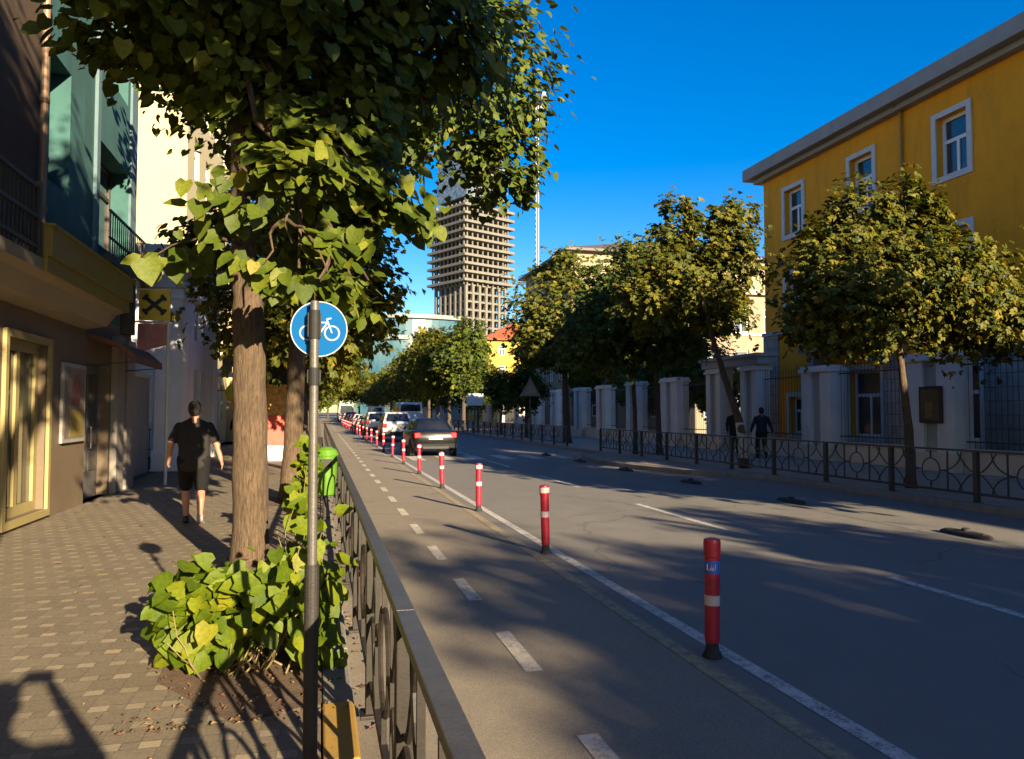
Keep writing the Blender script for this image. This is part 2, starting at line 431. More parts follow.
def trunk_mesh(b, pts, n=14, wob=.04, seed=0):
    """a tapered, slightly knobbly stem through pts (x,y,z,r), with a flared foot"""
    r_ = random.Random(seed); out = []
    for i in range(len(pts)-1):
        p, q = pts[i], pts[i+1]; k = 6
        for j in range(k):
            t = j/k; out.append([p[c]+(q[c]-p[c])*t for c in range(4)])
    out.append(list(pts[-1]))
    z0 = out[0][2]
    for i, o in enumerate(out):
        h = o[2]-z0; o[3] *= 1+.35*math.exp(-h/.14) + r_.uniform(-wob, wob)
        o[0] += r_.uniform(-wob, wob)*o[3]; o[1] += r_.uniform(-wob, wob)*o[3]
    b.tube([tuple(o) for o in out], n)
def limb(b, a, c, r0, r1, rr, n=7):
    a = Vector(a); c = Vector(c); L = (c-a).length
    pts = []
    for i in range(6):
        t = i/5; p = a.lerp(c, t); p.z += -.10*L*math.sin(math.pi*t)*(1 if c.z > a.z else -1)
        if 0 < i < 5: p += Vector((rr.gauss(0, .03), rr.gauss(0, .03), rr.gauss(0, .03)))*L
        pts.append((*p, r0+(r1-r0)*t))
    b.tube(pts, n)
def tree(name, label, base, trunk, clumps, leaf, m, tpl=OVAL, group=None, seed=1, bark=None, limbs=True, tight=.22, hollow=.5, **kw):
    """trunk and clumps in coordinates relative to the base"""
    t = thing(name, label, 'tree', base, 0, group)
    rr = random.Random(seed); b = MB(); trunk_mesh(b, trunk, seed=seed)
    if limbs:
        top = trunk[-1]
        for (cx, cy, cz, rx, ry, rz, n) in clumps:
            k = rr.uniform(.55, 1.); i = len(trunk)-2
            a = [trunk[i][c]+(top[c]-trunk[i][c])*k for c in range(3)]
            r0 = max(.02, top[3]*.75)
            limb(b, a, (cx, cy, cz), r0, .012, rr)
            for _ in range(3):
                d = Vector((rr.gauss(0,1), rr.gauss(0,1), rr.gauss(0,.8))).normalized()
                limb(b, (cx*.8+a[0]*.2, cy*.8+a[1]*.2, cz*.8+a[2]*.2), (cx+d.x*rx*.85, cy+d.y*ry*.85, cz+d.z*rz*.85), .022, .006, rr, 5)
    b.build('trunk', bark or BARK_D, t, smooth=True, world=False)
    P, O = leaf_points(clumps, np.random.default_rng(seed), tight, hollow)
    leaves('crown', P, O, leaf, m, tpl, seed+5, t, **kw)
    return t
# ------------------------------------------------------------------ facades
def facade(b, o, s, n, S, Z, holes, depth=.18, mi=0):
    """a wall plane from o along s (unit xy), height Z, with rectangular holes (s0,s1,z0,z1) and their reveals; n = outward"""
    xs = sorted({0, S} | {h[0] for h in holes} | {h[1] for h in holes}); zs = sorted({0, Z} | {h[2] for h in holes} | {h[3] for h in holes})
    def P(a, z, d=0): return (o[0]+s[0]*a-n[0]*d, o[1]+s[1]*a-n[1]*d, o[2]+z)
    flip = (s[0]*n[1]-s[1]*n[0]) > 0        # s x z must point along n
    def q(*p): b.add(p[::-1] if flip else p, [(0,1,2,3)], mi)
    for i in range(len(xs)-1):
        for j in range(len(zs)-1):
            a0, a1, z0, z1 = xs[i], xs[i+1], zs[j], zs[j+1]
            if any(h[0] <= a0 and a1 <= h[1] and h[2] <= z0 and z1 <= h[3] for h in holes): continue
            q(P(a0,z0), P(a1,z0), P(a1,z1), P(a0,z1))
    for a0, a1, z0, z1 in holes:
        q(P(a0,z0), P(a1,z0), P(a1,z0,depth), P(a0,z0,depth)); q(P(a0,z1,depth), P(a1,z1,depth), P(a1,z1), P(a0,z1))
        q(P(a0,z0,depth), P(a0,z1,depth), P(a0,z1), P(a0,z0)); q(P(a1,z0), P(a1,z1), P(a1,z1,depth), P(a1,z0,depth))
def obox(b, o, s, n, a0, a1, z0, z1, d0, d1, mi=0):
    """box on a facade: along s, up z, from d0 to d1 in front of the wall (negative = behind)"""
    vs = []
    for z in (z0, z1):
        for a, d in ((a0,d0),(a1,d0),(a1,d1),(a0,d1)):
            vs.append((o[0]+s[0]*a+n[0]*d, o[1]+s[1]*a+n[1]*d, o[2]+z))
    fs = [(0,3,2,1),(4,5,6,7),(0,1,5,4),(1,2,6,5),(2,3,7,6),(3,0,4,7)]
    if (s[0]*n[1]-s[1]*n[0]) < 0: fs = [f[::-1] for f in fs]
    b.add(vs, fs, mi)
GLASS = glass_mat('window_glass', (.035,.045,.055)); GLASS_B = glass_mat('far_window_glass', (.05,.06,.075), .15)
WHITE = mat('white_window_frame', (.82,.81,.78), .5, .08); TRIMW = mat('pale_stone_trim', (.42,.40,.36), .8, .15, 3, .2)
def window(par, o, s, n, a0, a1, z0, z1, depth=.16, fr=.07, cols=2, transom=.68, frame_m=None, glass=None, sur=None, sur_m=None, sill=None):
    """frame, mullions and pane inside a hole of a facade: window > pane (> surround, sill)"""
    b = MB(); d0, d1 = -depth-.02, -depth+.05
    for aa in ((a0, a0+fr), (a1-fr, a1)): obox(b, o, s, n, *aa, z0, z1, d0, d1)
    obox(b, o, s, n, a0+fr, a1-fr, z0, z0+fr, d0, d1); obox(b, o, s, n, a0+fr, a1-fr, z1-fr, z1, d0, d1)
    W_ = a1-a0
    zt = z0+(z1-z0)*transom
    if transom < 1: obox(b, o, s, n, a0+fr, a1-fr, zt-fr*.5, zt+fr*.5, d0+.003, d1-.004)
    for k in range(1, cols):
        c = a0+W_*k/cols; obox(b, o, s, n, c-fr*.45, c+fr*.45, z0+fr, (zt if transom < 1 else z1-fr), d0+.006, d1-.008)
    f = b.build('window', frame_m or WHITE, par)
    g_ = MB(); obox(g_, o, s, n, a0+fr*.5, a1-fr*.5, z0+fr*.5, z1-fr*.5, -depth-.015, -depth+.006); g_.build('pane', glass or GLASS, f)
    if sur:
        q = MB(); e = .05
        for aa in ((a0-sur, a0), (a1, a1+sur)): obox(q, o, s, n, *aa, z0-sur, z1+sur, -.01, e)
        obox(q, o, s, n, a0, a1, z0-sur, z0, -.01, e); obox(q, o, s, n, a0, a1, z1, z1+sur, -.01, e)
        q.build('surround', sur_m or TRIMW, f)
    if sill:
        q = MB(); obox(q, o, s, n, a0-.12, a1+.12, z0-.09, z0-.003, -.01, .14); q.build('sill', sur_m or TRIMW, f)
    return f
def block(name, label, cat, x0, x1, y0, y1, h, wall, roof, faces, group=None, roof_kind='flat', over=.35, z=.12, wh=(1.1,1.5), flo=3.1, gap=2.6, start=1.2, base=0, glass=None, fm=None, band=None, rise=.62):
    """a plain block of flats: faces is a string of W (street side, -x), E, S, with window rows"""
    t = thing(name, label, cat, ((x0+x1)/2, (y0+y1)/2, z), 0, group)
    wb = MB(); wins = []
    F = {'W': ((x0,y1,z),(0,-1),(-1,0),y1-y0), 'E': ((x1,y0,z),(0,1),(1,0),y1-y0), 'S': ((x0,y0,z),(1,0),(0,-1),x1-x0), 'N': ((x1,y1,z),(-1,0),(0,1),x1-x0)}
    for k, (o, s, n, S) in F.items():
        holes = []
        if k in faces:
            zz = start+base
            while zz+wh[1] < h-.4:
                nn = max(1, int((S-1.2)//gap)); off = (S-(nn-1)*gap-wh[0])/2
                for i in range(nn): holes.append((off+i*gap, off+i*gap+wh[0], zz, zz+wh[1]))
                zz += flo
        facade(wb, o, s, n, S, h, holes, .2); wins += [(o, s, n, q) for q in holes]
    wb.build('wall', wall, t)
    for o, s, n, q in wins: window(t, o, s, n, *q, depth=.16, glass=glass or GLASS_B, frame_m=fm, fr=.09)
    r = MB()
    if roof_kind == 'hip':
        e = over; zt = z+h; A = [(x0-e,y0-e,zt),(x1+e,y0-e,zt),(x1+e,y1+e,zt),(x0-e,y1+e,zt)]; B = [(p[0],p[1],zt+.22) for p in A]
        w_, l_ = x1-x0, y1-y0; m_ = min(w_, l_)/2; rh = m_*rise
        if l_ >= w_: C_ = [((x0+x1)/2, y0+m_, zt+rh), ((x0+x1)/2, y1-m_, zt+rh)]
        else: C_ = [(x0+m_, (y0+y1)/2, zt+rh), (x1-m_, (y0+y1)/2, zt+rh)]
        fs = [(3,2,1,0),(0,1,5,4),(1,2,6,5),(2,3,7,6),(3,0,4,7)]
        fs += ([(4,5,8),(5,6,9,8),(6,7,9),(7,4,8,9)] if l_ >= w_ else [(4,5,9,8),(5,6,9),(6,7,8,9),(7,4,8)])
        r.add(A+B+C_, fs)
    else:
        r.box((x0-over, y0-over, z+h), (x1+over, y1+over, z+h+.35))
    r.build('roof', roof, t)
    if band:
        q = MB()
        for zz in band:
            for k in faces:
                o, s, n, S = F[k]; obox(q, o, s, n, -.02, S+.02, zz, zz+.18, -.01, .08)
        q.build('string_course', TRIMW, t)
    return t

# ---- yellow administrative building on the right
YEL = mat('ochre_plaster', (.85,.325,.006), .85, .1, .9, .12, grime=(.55,.225,.008))
GREYST = None
def blockstone(name, c, bw=.62, bh=.38):
    m, nt, b = newmat(name)
    tc = nt.nodes.new('ShaderNodeTexCoord'); sp = nt.nodes.new('ShaderNodeSeparateXYZ'); nt.links.new(tc.outputs['Object'], sp.inputs[0])
    cb = nt.nodes.new('ShaderNodeCombineXYZ'); nt.links.new(math_node(nt, 'ADD', sp.outputs[0], sp.outputs[1]), cb.inputs[0]); nt.links.new(sp.outputs[2], cb.inputs[1])
    br = nt.nodes.new('ShaderNodeTexBrick'); br.inputs['Scale'].default_value = 1; br.inputs['Brick Width'].default_value = bw; br.inputs['Row Height'].default_value = bh
    br.inputs['Mortar Size'].default_value = .012
    br.inputs['Color1'].default_value = (*sc3(c, .9), 1); br.inputs['Color2'].default_value = (*sc3(c, 1.15), 1); br.inputs['Mortar'].default_value = (*sc3(c, .45), 1)
    nt.links.new(cb.outputs[0], br.inputs['Vector'])
    n = noise_node(nt, tc.outputs['Object'], 5, 5)
    nt.links.new(mixc(nt, .5, br.outputs['Color'], mixc(nt, 1., br.outputs['Color'], ramp(nt, n, [(.3,(.6,.6,.6)),(.7,(1.3,1.3,1.3))]), 'MULTIPLY')), b.inputs['Base Color'])
    b.inputs['Roughness'].default_value = .85; bump(nt, b, math_node(nt, 'MULTIPLY_ADD', br.outputs['Fac'], -1, n), .5, .02); return m
GREYST = blockstone('grey_rusticated_stone', (.34,.31,.27))
CORN = mat('grey_cornice_concrete', (.30,.27,.25), .85, .15, 2, .2)
yb = thing('administration_building', 'long ochre yellow building with grey cornice and white framed windows behind the right railing', 'building', (24, 8, .12))
Y1, Y0 = 28.5, 2.; o, s, n = (18, Y1, .12), (0, -1), (-1, 0)
hol = []
for k in range(15):
    c = 26.43-3.92*k
    if c < Y0+1: break
    a = Y1-c
    hol.append((a-.57, a+.57, 8.62, 10.42)); hol.append((a-.55, a+.55, 4.95, 7.0))
    hol.append((a-.78, a+.78, .75, 3.05) if k else (a-.45, a+.45, .75, 2.2))
wb = MB(); facade(wb, o, s, n, Y1-Y0, 11.45, hol, .34)
facade(wb, (30, Y0, .12), (0, 1), (1, 0), Y1-Y0, 11.45, []); facade(wb, (18, Y0, .12), (1, 0), (0, -1), 12, 11.45, [])
hs_ = [(2.+3.6*k, 3.1+3.6*k, z_, z_+2.2) for k in range(3) for z_ in (1., 4.95, 8.45)]
facade(wb, (30, Y1, .12), (-1, 0), (0, 1), 12, 11.45, hs_, .3)
wb.build('wall', YEL, yb)
REVEAL = mat('grey_window_reveal', (.40,.41,.44), .7, .1)
for i, h_ in enumerate(hol):
    if Y1-h_[0] > 8: window(yb, o, s, n, *h_, depth=.26, fr=.11, cols=2, transom=.60 if h_[2] > 4 else .62, sur=.17, sur_m=mat('white_window_surround', (.58,.56,.53), .7, .12), frame_m=WHITE)
for k in range(7):          # grey stone facing of the ground floor, between the windows, and the corner pier
    c0 = 26.43-3.92*k-.98; c1 = 26.43-3.92*(k+1)+.98
    if k == 0: c0 = 24.2
    if c1 < Y0: break
    q = MB(); obox(q, o, s, n, Y1-c0, Y1-c1, 0, 3.25, -.02, .06); q.build('stone_facing', GREYST, yb)
q = MB(); obox(q, o, s, n, -.06, .95, 0, 4.72, -.02, .07); q.build('corner_pier', GREYST, yb)
q = MB(); obox(q, o, s, n, -.1, Y1-Y0, 4.72, 4.86, -.02, .12); q.build('string_course', TRIMW, yb)
q = MB()
for d0, d1, z0, z1 in ((-.3, .3, 11.2, 11.38), (-.3, .62, 11.383, 11.86)): obox(q, o, s, n, -d1, Y1-Y0+.3, z0, z1, d0, d1)
q.box((18.3, Y0-.4, 11.55), (30.6, Y1+.62, 11.98))
q.build('cornice', CORN, yb)
q = MB()
for k in range(16):
    x = 18.4+.5*k
q.add([(17.6,Y1+.4,12.03),(17.6,Y0,12.03),(24,Y0+6,14.2),(24,Y1-6,14.2),(30.4,Y1+.4,12.03),(30.4,Y0,12.03)], [(0,1,2,3),(3,2,5,4),(0,3,4),(1,5,2)])
q.build('roof', mat('brown_roof_tiles', (.20,.10,.07), .85, .2, 6, .5), yb)
q = MB(); q.tube([(17.93, 20.55, .4, .05), (17.93, 20.55, 11.5, .05)], 10); q.tube([(17.93, 20.55, 11.3, .05), (17.6, 20.55, 11.55, .05)], 10); q.build('downpipe', mat('ochre_downpipe', (.36,.19,.03), .5, .1), yb)
bal = MB(); obox(bal, o, s, n, 3.6, 7.6, 3.75, 3.95, 0, .95)
for a in (3.9, 7.1): obox(bal, o, s, n, a, a+.28, 3.25, 3.75, 0, .75)
bs = bal.build('balcony', CORN, yb, bevel=.02)
q = MB()
for a in np.arange(3.65, 7.6, .13): q.cyl((18-.9, Y1-a, 4.07), (18-.9, Y1-a, 5.0), .012, n=5)
for d in np.arange(.1, .9, .13):
    for a in (3.65, 7.55): q.cyl((18-d, Y1-a, 4.07), (18-d, Y1-a, 5.0), .012, n=5)
q.box((17.08, Y1-7.6, 5.0), (17.13, Y1-3.6, 5.04))
IRON = mat('dark_painted_iron', (.035,.034,.032), .5, .3, 8, .2, 0, spec=.5)
q.build('railing', IRON, bs)

# ---- boundary wall of that block: pale piers, base wall, iron palings
PIER = mat('pale_painted_pier', (.64,.61,.56), .85, .12, 1.5, .2, grime=(.42,.39,.34)); PIER_D = mat('grey_pier_recess', (.38,.37,.35), .85, .15)
PLINTH = mat('beige_base_wall', (.55,.48,.38), .9, .2, 2, .3)
def pier(y0, y1, zt, label, w=.62, extra=None):
    t = thing('gate_pier', label, 'pier', (16.5, (y0+y1)/2, .12), 0, 'pale piers of the boundary railing')
    m_ = (y1-y0)/2; half = m_-.24
    b = MB()
    for a, c in ((y0, y0+half), (y1-half, y1)): b.box((16.5-w/2, a, .12), (16.5+w/2, c, zt-.22))
    b.build('shaft', PIER, t, bevel=.015)
    b = MB(); b.box((16.5-w/2+.12, y0+half-.02, .12), (16.5+w/2-.12, y1-half+.02, zt-.222)); b.build('recess', PIER_D, t)
    b = MB(); b.box((16.5-w/2-.07, y0-.07, zt-.22), (16.5+w/2+.07, y1+.07, zt-.1)); b.box((16.5-w/2-.02, y0-.02, zt-.1), (16.5+w/2+.02, y1+.02, zt)); b.build('cap', PIER, t, bevel=.012)
    b = MB(); b.box((16.5-w/2-.05, y0-.05, .121), (16.5+w/2+.05, y1+.05, .62)); b.build('foot', PLINTH, t, bevel=.012)
    return t
piers = [(16.86,18.54,3.35,'pale pier carrying the dark notice board'), (21.95,23.5,3.27,'pale pier with grey recess below the yellow building\'s balcony'),
         (26.35,27.5,3.55,'tall gateway pier next to the corner of the yellow building'), (29.1,30.3,3.55,'tall gateway pier on the far side of the opening'),
         (33.1,34.9,3.35,'first pale pier beyond the gateway'), (37.8,39.3,3.35,'second pale pier beyond the gateway'), (42.4,44.0,3.3,'third pale pier beyond the gateway'),
         (46.6,48.2,3.3,'fourth pale pier beyond the gateway'), (52.,53.6,3.3,'fifth pale pier beyond the gateway'), (57.,58.6,3.3,'sixth pale pier beyond the gateway'),
         (62.6,64.2,3.3,'seventh pale pier beyond the gateway'), (69.,70.6,3.3,'eighth pale pier beyond the gateway'), (76.,77.6,3.3,'ninth pale pier beyond the gateway'), (11.6,13.2,3.3,'pale pier nearest the camera')]
for p in piers: pier(*p)
t = thing('gateway_lintel', 'grey stone lintel spanning the two tall gateway piers', 'lintel', (16.5, 28.3, 3.67))
b = MB(); b.box((16.12, 26.1, 3.553), (16.88, 30.55, 3.85)); b.box((16.02, 26.0, 3.85), (16.98, 30.65, 3.98)); b.build('beam', PIER_D, t, bevel=.02)
def palings(y0, y1, label, n):
    t = thing('iron_paling', label, 'railing', (16.5, (y0+y1)/2, .12), 0, 'iron palings between the pale piers')
    b = MB(); b.box((16.38, y0+.055, .12), (16.62, y1-.055, .68)); b.box((16.34, y0+.055, .68), (16.66, y1-.055, .76)); b.build('base_wall', PLINTH, t, bevel=.012)
    b = MB(); k = int((y1-y0)/.16)
    for i in range(1, k):
        y_ = y0+(y1-y0)*i/k; h = 3.28 if i % 4 else 3.4
        b.cyl((16.5, y_, .76), (16.5, y_, h-.12), .0075, n=5); b.cyl((16.5, y_, h-.12), (16.5, y_, h), .015, .002, 5)
    for z_ in (.92, 2.95): b.box((16.485, y0+.08, z_), (16.515, y1-.08, z_+.04))
    b.build('bars', IRON, t)
ps = sorted(piers)
for i in range(len(ps)-1):
    if abs(ps[i][1]-27.5) < .1: continue
    nm = ['palings right of the notice board pier', 'iron palings across the white ground floor window left of the notice board', 'iron palings in front of the stone corner of the yellow building'] + ['iron palings of the %s bay beyond the gateway' % ORD[j] for j in range(12)]
    j = i if i < 3 else i-1
    palings(ps[i][1], ps[i+1][0], 'dark ' + nm[j], i)
GATE = MB()
t = thing('iron_gate', 'dark iron gate standing open between the tall gateway piers', 'gate', (16.5, 28.3, .12))
for k in range(12):
    y_ = 27.56+k*.062; GATE.cyl((16.5+(k*.11), y_, .2), (16.5+(k*.11), y_, 2.5), .013, n=5)
for z_ in (.25, 1.3, 2.4): GATE.tube([(16.5, 27.56, z_, .02), (16.5+1.21, 27.56+.682, z_, .02)], 6)
GATE.build('gate_leaf', IRON, t)
# notice board
t = thing('notice_board', 'small dark brown notice board fixed on the pale pier', 'notice board', (16.15, 17.6, 1.5))
b = MB(); b.box((16.12, 17.22, 1.42), (16.185, 18.02, 2.42)); b.build('case', mat('dark_brown_wood', (.035,.025,.018), .5, .3), t, bevel=.015)
b = MB(); b.box((16.112, 17.30, 1.50), (16.118, 17.94, 2.34)); bo_ = b.build('panel', glass_mat('dark_panel', (.035,.03,.022), .3), t)
b = MB(); b.box((16.106, 17.5, 1.55), (16.11, 17.78, 2.0)); b.build('paper', mat('amber_paper', (.20,.13,.03), .6, .5, 6), bo_)

# ---- buildings beyond on the right
BEIGE = mat('sunlit_beige_plaster', (.24,.20,.14), .85, .12, .8, grime=(.17,.14,.10)); CREAM = mat('cream_plaster', (.27,.225,.15), .85, .1, .6, grime=(.2,.165,.11))
DROOF = mat('dark_roof_sheet', (.10,.085,.08), .6, .2, 2); RROOF = mat('red_roof_tiles', (.28,.075,.03), .8, .2, 8, .4); YELP = mat('bright_yellow_plaster', (.42,.28,.05), .85, .1)
block('apartment_building', 'beige block of flats with dark windows left of the yellow building\'s corner', 'building', 23.2, 44, 47, 58, 9.6, BEIGE, CORN, 'SW', wh=(1.1,1.7), flo=2.9, gap=2.3, band=(3.9, 6.8))
block('apartment_building', 'cream block of flats with dark hipped roof rising behind the roadside trees', 'building', 22., 42, 66, 82, 16.2, CREAM, DROOF, 'SW', roof_kind='hip', over=.7, gap=3., flo=3.4, rise=.36)
block('town_house', 'bright yellow house with red tiled roof below the unfinished tower', 'building', 25.2, 36, 118, 134, 12.9, YELP, RROOF, 'SW', roof_kind='hip', over=.7, gap=2.8)
block('town_house', 'grey house with low dark roof left of the bright yellow house', 'building', 19.2, 33, 138, 165, 10.5, mat('grey_plaster', (.34,.32,.30), .85), DROOF, 'SW', roof_kind='hip', over=.5)
block('apartment_building', 'low pale building behind the boundary piers past the gateway', 'building', 27, 44, 62, 72, 6.4, mat('off_white_plaster', (.48,.46,.42), .85), CORN, 'SW')
block('apartment_building', 'brown building at the far right end of the avenue', 'building', 20, 36, 172, 230, 12, mat('brown_plaster', (.26,.21,.17), .85), DROOF, 'SW')
# unseen buildings added behind the camera, placed and sized to shade the road
block('town_house', 'low two-storey house added out of view, its height set to shade the ground', 'building', 18, 30, -21, -3, 7.6, mat('sand_plaster', (.45,.38,.28), .85), CORN, 'W')
block('apartment_building', 'tall tan block added unseen behind the camera to shade the road', 'building', 19, 34, -100, -56, 17.5, mat('tan_plaster', (.4,.33,.25), .85), CORN, 'WN')

# ---- unfinished tower, crane, glass building
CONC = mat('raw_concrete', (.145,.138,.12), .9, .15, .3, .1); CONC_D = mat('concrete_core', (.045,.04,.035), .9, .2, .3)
tw = thing('tower_under_construction', 'unfinished concrete high-rise of stacked bare floor slabs', 'tower', (74, 400, 0), R(27))
S_ = 32.6
b = MB(); b.box((-.6,-.6,0), (S_+.6, S_+.6, .55))
slab0 = None
def slab(z_, e, th=1.1):
    global slab0
    bb = MB(); bb.box((-e, -e, z_), (S_+e, S_+e, z_+th)); return bb.build('floor_slab', CONC, tw, world=False)
z_ = 6.
while z_ < 70: slab(z_, -2.2); z_ += 4.55
z_ = 71.5
while z_ < 114: slab(z_, 1.2, 1.35); z_ += 4.5
def slab2(z_):
    bb = MB(); bb.box((3, 1, z_), (S_-2, S_-2, z_+.9)); return bb.build('floor_slab', CONC, tw, world=False)
z_ = 119.
while z_ < 150: slab2(z_); z_ += 4.3
for i in range(7):
    for j in range(7):
        if 0 < i < 6 and 0 < j < 6: continue
        bb = MB(); x, y_ = 2.6+i*(S_-5.2)/6, 2.6+j*(S_-5.2)/6
        bb.box((x-.75, y_-.75, 0), (x+.75, y_+.75, 117 if (i in (0,6) and j in (0,6)) else 70)); 
        bb.build('column', CONC, tw, world=False)
for k in range(9):
    for f_ in (0, 1):
        bb = MB(); a = 2+k*(S_-4)/8
        p = (a, 1.) if f_ == 0 else (.6, a)
        bb.box((p[0]-.35, p[1]-.35, 70), (p[0]+.35, p[1]+.35, 115)); bb.build('column', CONC, tw, world=False)
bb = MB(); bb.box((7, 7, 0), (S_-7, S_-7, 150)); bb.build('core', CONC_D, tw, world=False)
bb = MB(); bb.box((2.2, 1.6, 118), (2.7, S_-4, 150)); bb.box((2.7, 1.2, 118), (9, 1.6, 150)); bb.build('glazing', glass_mat('tower_glazing', (.13,.17,.2), .2), tw, world=False)
cr = thing('tower_crane', 'slim white construction crane mast right of the unfinished tower', 'crane', (113.8, 400, 0))
b = MB(); q_ = .62
for sx in (-1, 1):
    for sy in (-1, 1): b.box((sx*q_-.17, sy*q_-.17, 0), (sx*q_+.17, sy*q_+.17, 170))
for k in range(56):
    z_ = k*3.
    for (a, c) in (((-q_,-q_),(q_,-q_)), ((q_,-q_),(q_,q_)), ((q_,q_),(-q_,q_)), ((-q_,q_),(-q_,-q_))):
        b.tube([(*a, z_, .1), (*c, z_+3, .1)], 4)
CRW = mat('white_crane_paint', (.22,.23,.25), .5, .05)
b.build('mast', CRW, cr, world=False)
b = MB(); b.box((-.9, -14, 170), (.9, 46, 171.6)); b.tube([(0,0,171,.7),(0,0,179,.5)],6); b.tube([(0,0,179,.15),(0,44,171.5,.15)],4); b.tube([(0,0,179,.15),(0,-13,171.5,.15)],4); b.build('jib', CRW, cr, world=False)
b = MB(); b.box((-1.6,-14,167.5),(1.6,-10.5,169.98)); b.build('counterweight', CONC, cr, world=False)
b = MB(); b.box((1.6,-1.3,166.5),(4,1.2,169.5)); b.build('cab', CRW, cr, world=False)
def glass_wall(name):
    m, nt, b = newmat(name)
    tc = nt.nodes.new('ShaderNodeTexCoord'); br = nt.nodes.new('ShaderNodeTexBrick'); br.offset = 0
    sp = nt.nodes.new('ShaderNodeSeparateXYZ'); nt.links.new(tc.outputs['Object'], sp.inputs[0]); cb = nt.nodes.new('ShaderNodeCombineXYZ')
    nt.links.new(sp.outputs[0], cb.inputs[0]); nt.links.new(sp.outputs[2], cb.inputs[1])
    br.inputs['Scale'].default_value = 1; br.inputs['Brick Width'].default_value = 1.6; br.inputs['Row Height'].default_value = 2.4; br.inputs['Mortar Size'].default_value = .07
    br.inputs['Color1'].default_value = (.018,.075,.10,1); br.inputs['Color2'].default_value = (.028,.095,.125,1); br.inputs['Mortar'].default_value = (.05,.105,.12,1)
    nt.links.new(cb.outputs[0], br.inputs['Vector']); n_ = noise_node(nt, tc.outputs['Object'], .12, 4)
    nt.links.new(mixc(nt, .45, br.outputs['Color'], ramp(nt, n_, [(.35,(.02,.075,.13)),(.65,(.09,.15,.165))])), b.inputs['Base Color'])
    b.inputs['Roughness'].default_value = .25; b.inputs['Specular IOR Level'].default_value = .6; return m
gb = thing('glass_building', 'pale turquoise curved glass building with white roof bands at the end of the avenue', 'building', (30, 300, 0))
def arc(x0, x1, bulge, yb=300, k=14):
    return [(x0+(x1-x0)*i/k, yb-bulge*math.sin(math.pi*i/k)) for i in range(k+1)]
def gtier(x0, x1, bulge, z0, z1, yb): 
    b = MB(); b.prism(arc(x0, x1, bulge, yb)+[(x1, yb+26), (x0, yb+26)], z0, z1); return b
GL = glass_wall('turquoise_curtain_wall'); WB = mat('white_band', (.17,.19,.185), .5, .05)
gtier(13.5, 52, 5, 0, 29.6, 300).build('lower_tier', GL, gb); gtier(13., 42, 6, 29.6, 31.0, 299.6).build('roof_band', WB, gb)
gtier(16.2, 53, 4, 31.0, 38.4, 304).build('upper_tier', GL, gb); gtier(15.2, 55, 5, 38.4, 40.0, 303.6).build('roof_band', WB, gb)

# ------------------------------------------------------------------ left side: shop building, portico, others
TEAL = mat('faded_teal_plaster', (.035,.105,.10), .85, .2, 1.2, .2, grime=(.02,.055,.06)); BROWNP = mat('brown_plaster_wall', (.07,.046,.027), .85, .2, 1.2)
SHOPST = mat('tan_stone_cladding', (.135,.10,.063), .7, .15, 1.5, .1); CANOPY = mat('cream_canopy', (.27,.22,.145), .8, .12, 1.)
YFRAME = mat('cream_yellow_frame', (.29,.235,.10), .5, .1); GREYP = mat('grey_pilaster', (.24,.215,.185), .8, .12)
sb = thing('shop_building', 'teal plastered building with a bank shop below at the left edge', 'building', (-9, 8, .12))
XF = -4.0; o, s, n = (XF, -12, .12), (0, 1), (1, 0)     # s along +y
g_hol = [(11.35+12, 12.95+12, .15, 2.6), (14.92+12, 16.5+12, .0, 2.5), (6.4+12, 9.6+12, .3, 2.6), (1.+12, 4.+12, .3, 2.6)]
b = MB(); facade(b, o, s, n, 30.2, 3.35, g_hol, .25)
facade(b, (XF, 18.2, .12), (-1, 0), (0, 1), 12, 3.35, []); b.build('shop_front', SHOPST, sb)
up_hol = [(12.75+12, 13.75+12, 1.75, 3.75), (15.3+12, 17.7+12, 1.35, 3.3), (15.5+12, 17.5+12, 4.7, 6.9), (12.75+12, 13.75+12, 5.3, 7.2)]
b = MB(); facade(b, (XF, 12.35, 3.47), s, n, 5.85, 9.2, [(h[0]-24.35, h[1]-24.35, h[2], h[3]) for h in up_hol], .45)
facade(b, (XF, 18.2, 3.47), (-1, 0), (0, 1), 12, 9.2, []); b.build('teal_wall', TEAL, sb)
b = MB(); facade(b, (XF, -12, 3.47), s, n, 24.35, 9.2, [(20.6, 22.4, 1.4, 3.6), (16, 17.8, 1.4, 3.6)], .4); facade(b, (XF, -12, .12), (-1,0), (0,-1), 12, 12.5, []); b.build('brown_wall', BROWNP, sb)
DARKF = mat('dark_brown_frame', (.05,.035,.028), .5, .2)
for h in up_hol: window(sb, (XF, -12, 3.47), s, n, *h, depth=.4, frame_m=DARKF, fr=.08)
for h in ((20.6, 22.4, 1.4, 3.6), (16, 17.8, 1.4, 3.6)): window(sb, (XF, -12, 3.47), s, n, *h, depth=.35, frame_m=DARKF, fr=.08)
for h in (g_hol[0], g_hol[2], g_hol[3]): window(sb, o, s, n, *h, depth=.16, fr=.14, cols=2, transom=1., frame_m=YFRAME, glass=glass_mat('shop_glass', (.05,.05,.035), .05) if 'shop_glass' not in MATS else MATS['shop_glass'], sur=.1, sur_m=YFRAME)
d = MB(); obox(d, o, s, n, 14.97+12, 16.45+12, 0, 2.45, -.24, -.18); dr = d.build('door', mat('grey_door', (.11,.105,.10), .5, .15), sb)
d = MB(); obox(d, o, s, n, 15.1+12, 15.66+12, .5, 2.3, -.18, -.172); obox(d, o, s, n, 15.78+12, 16.33+12, .5, 2.3, -.18, -.172); d.build('pane', GLASS, dr)
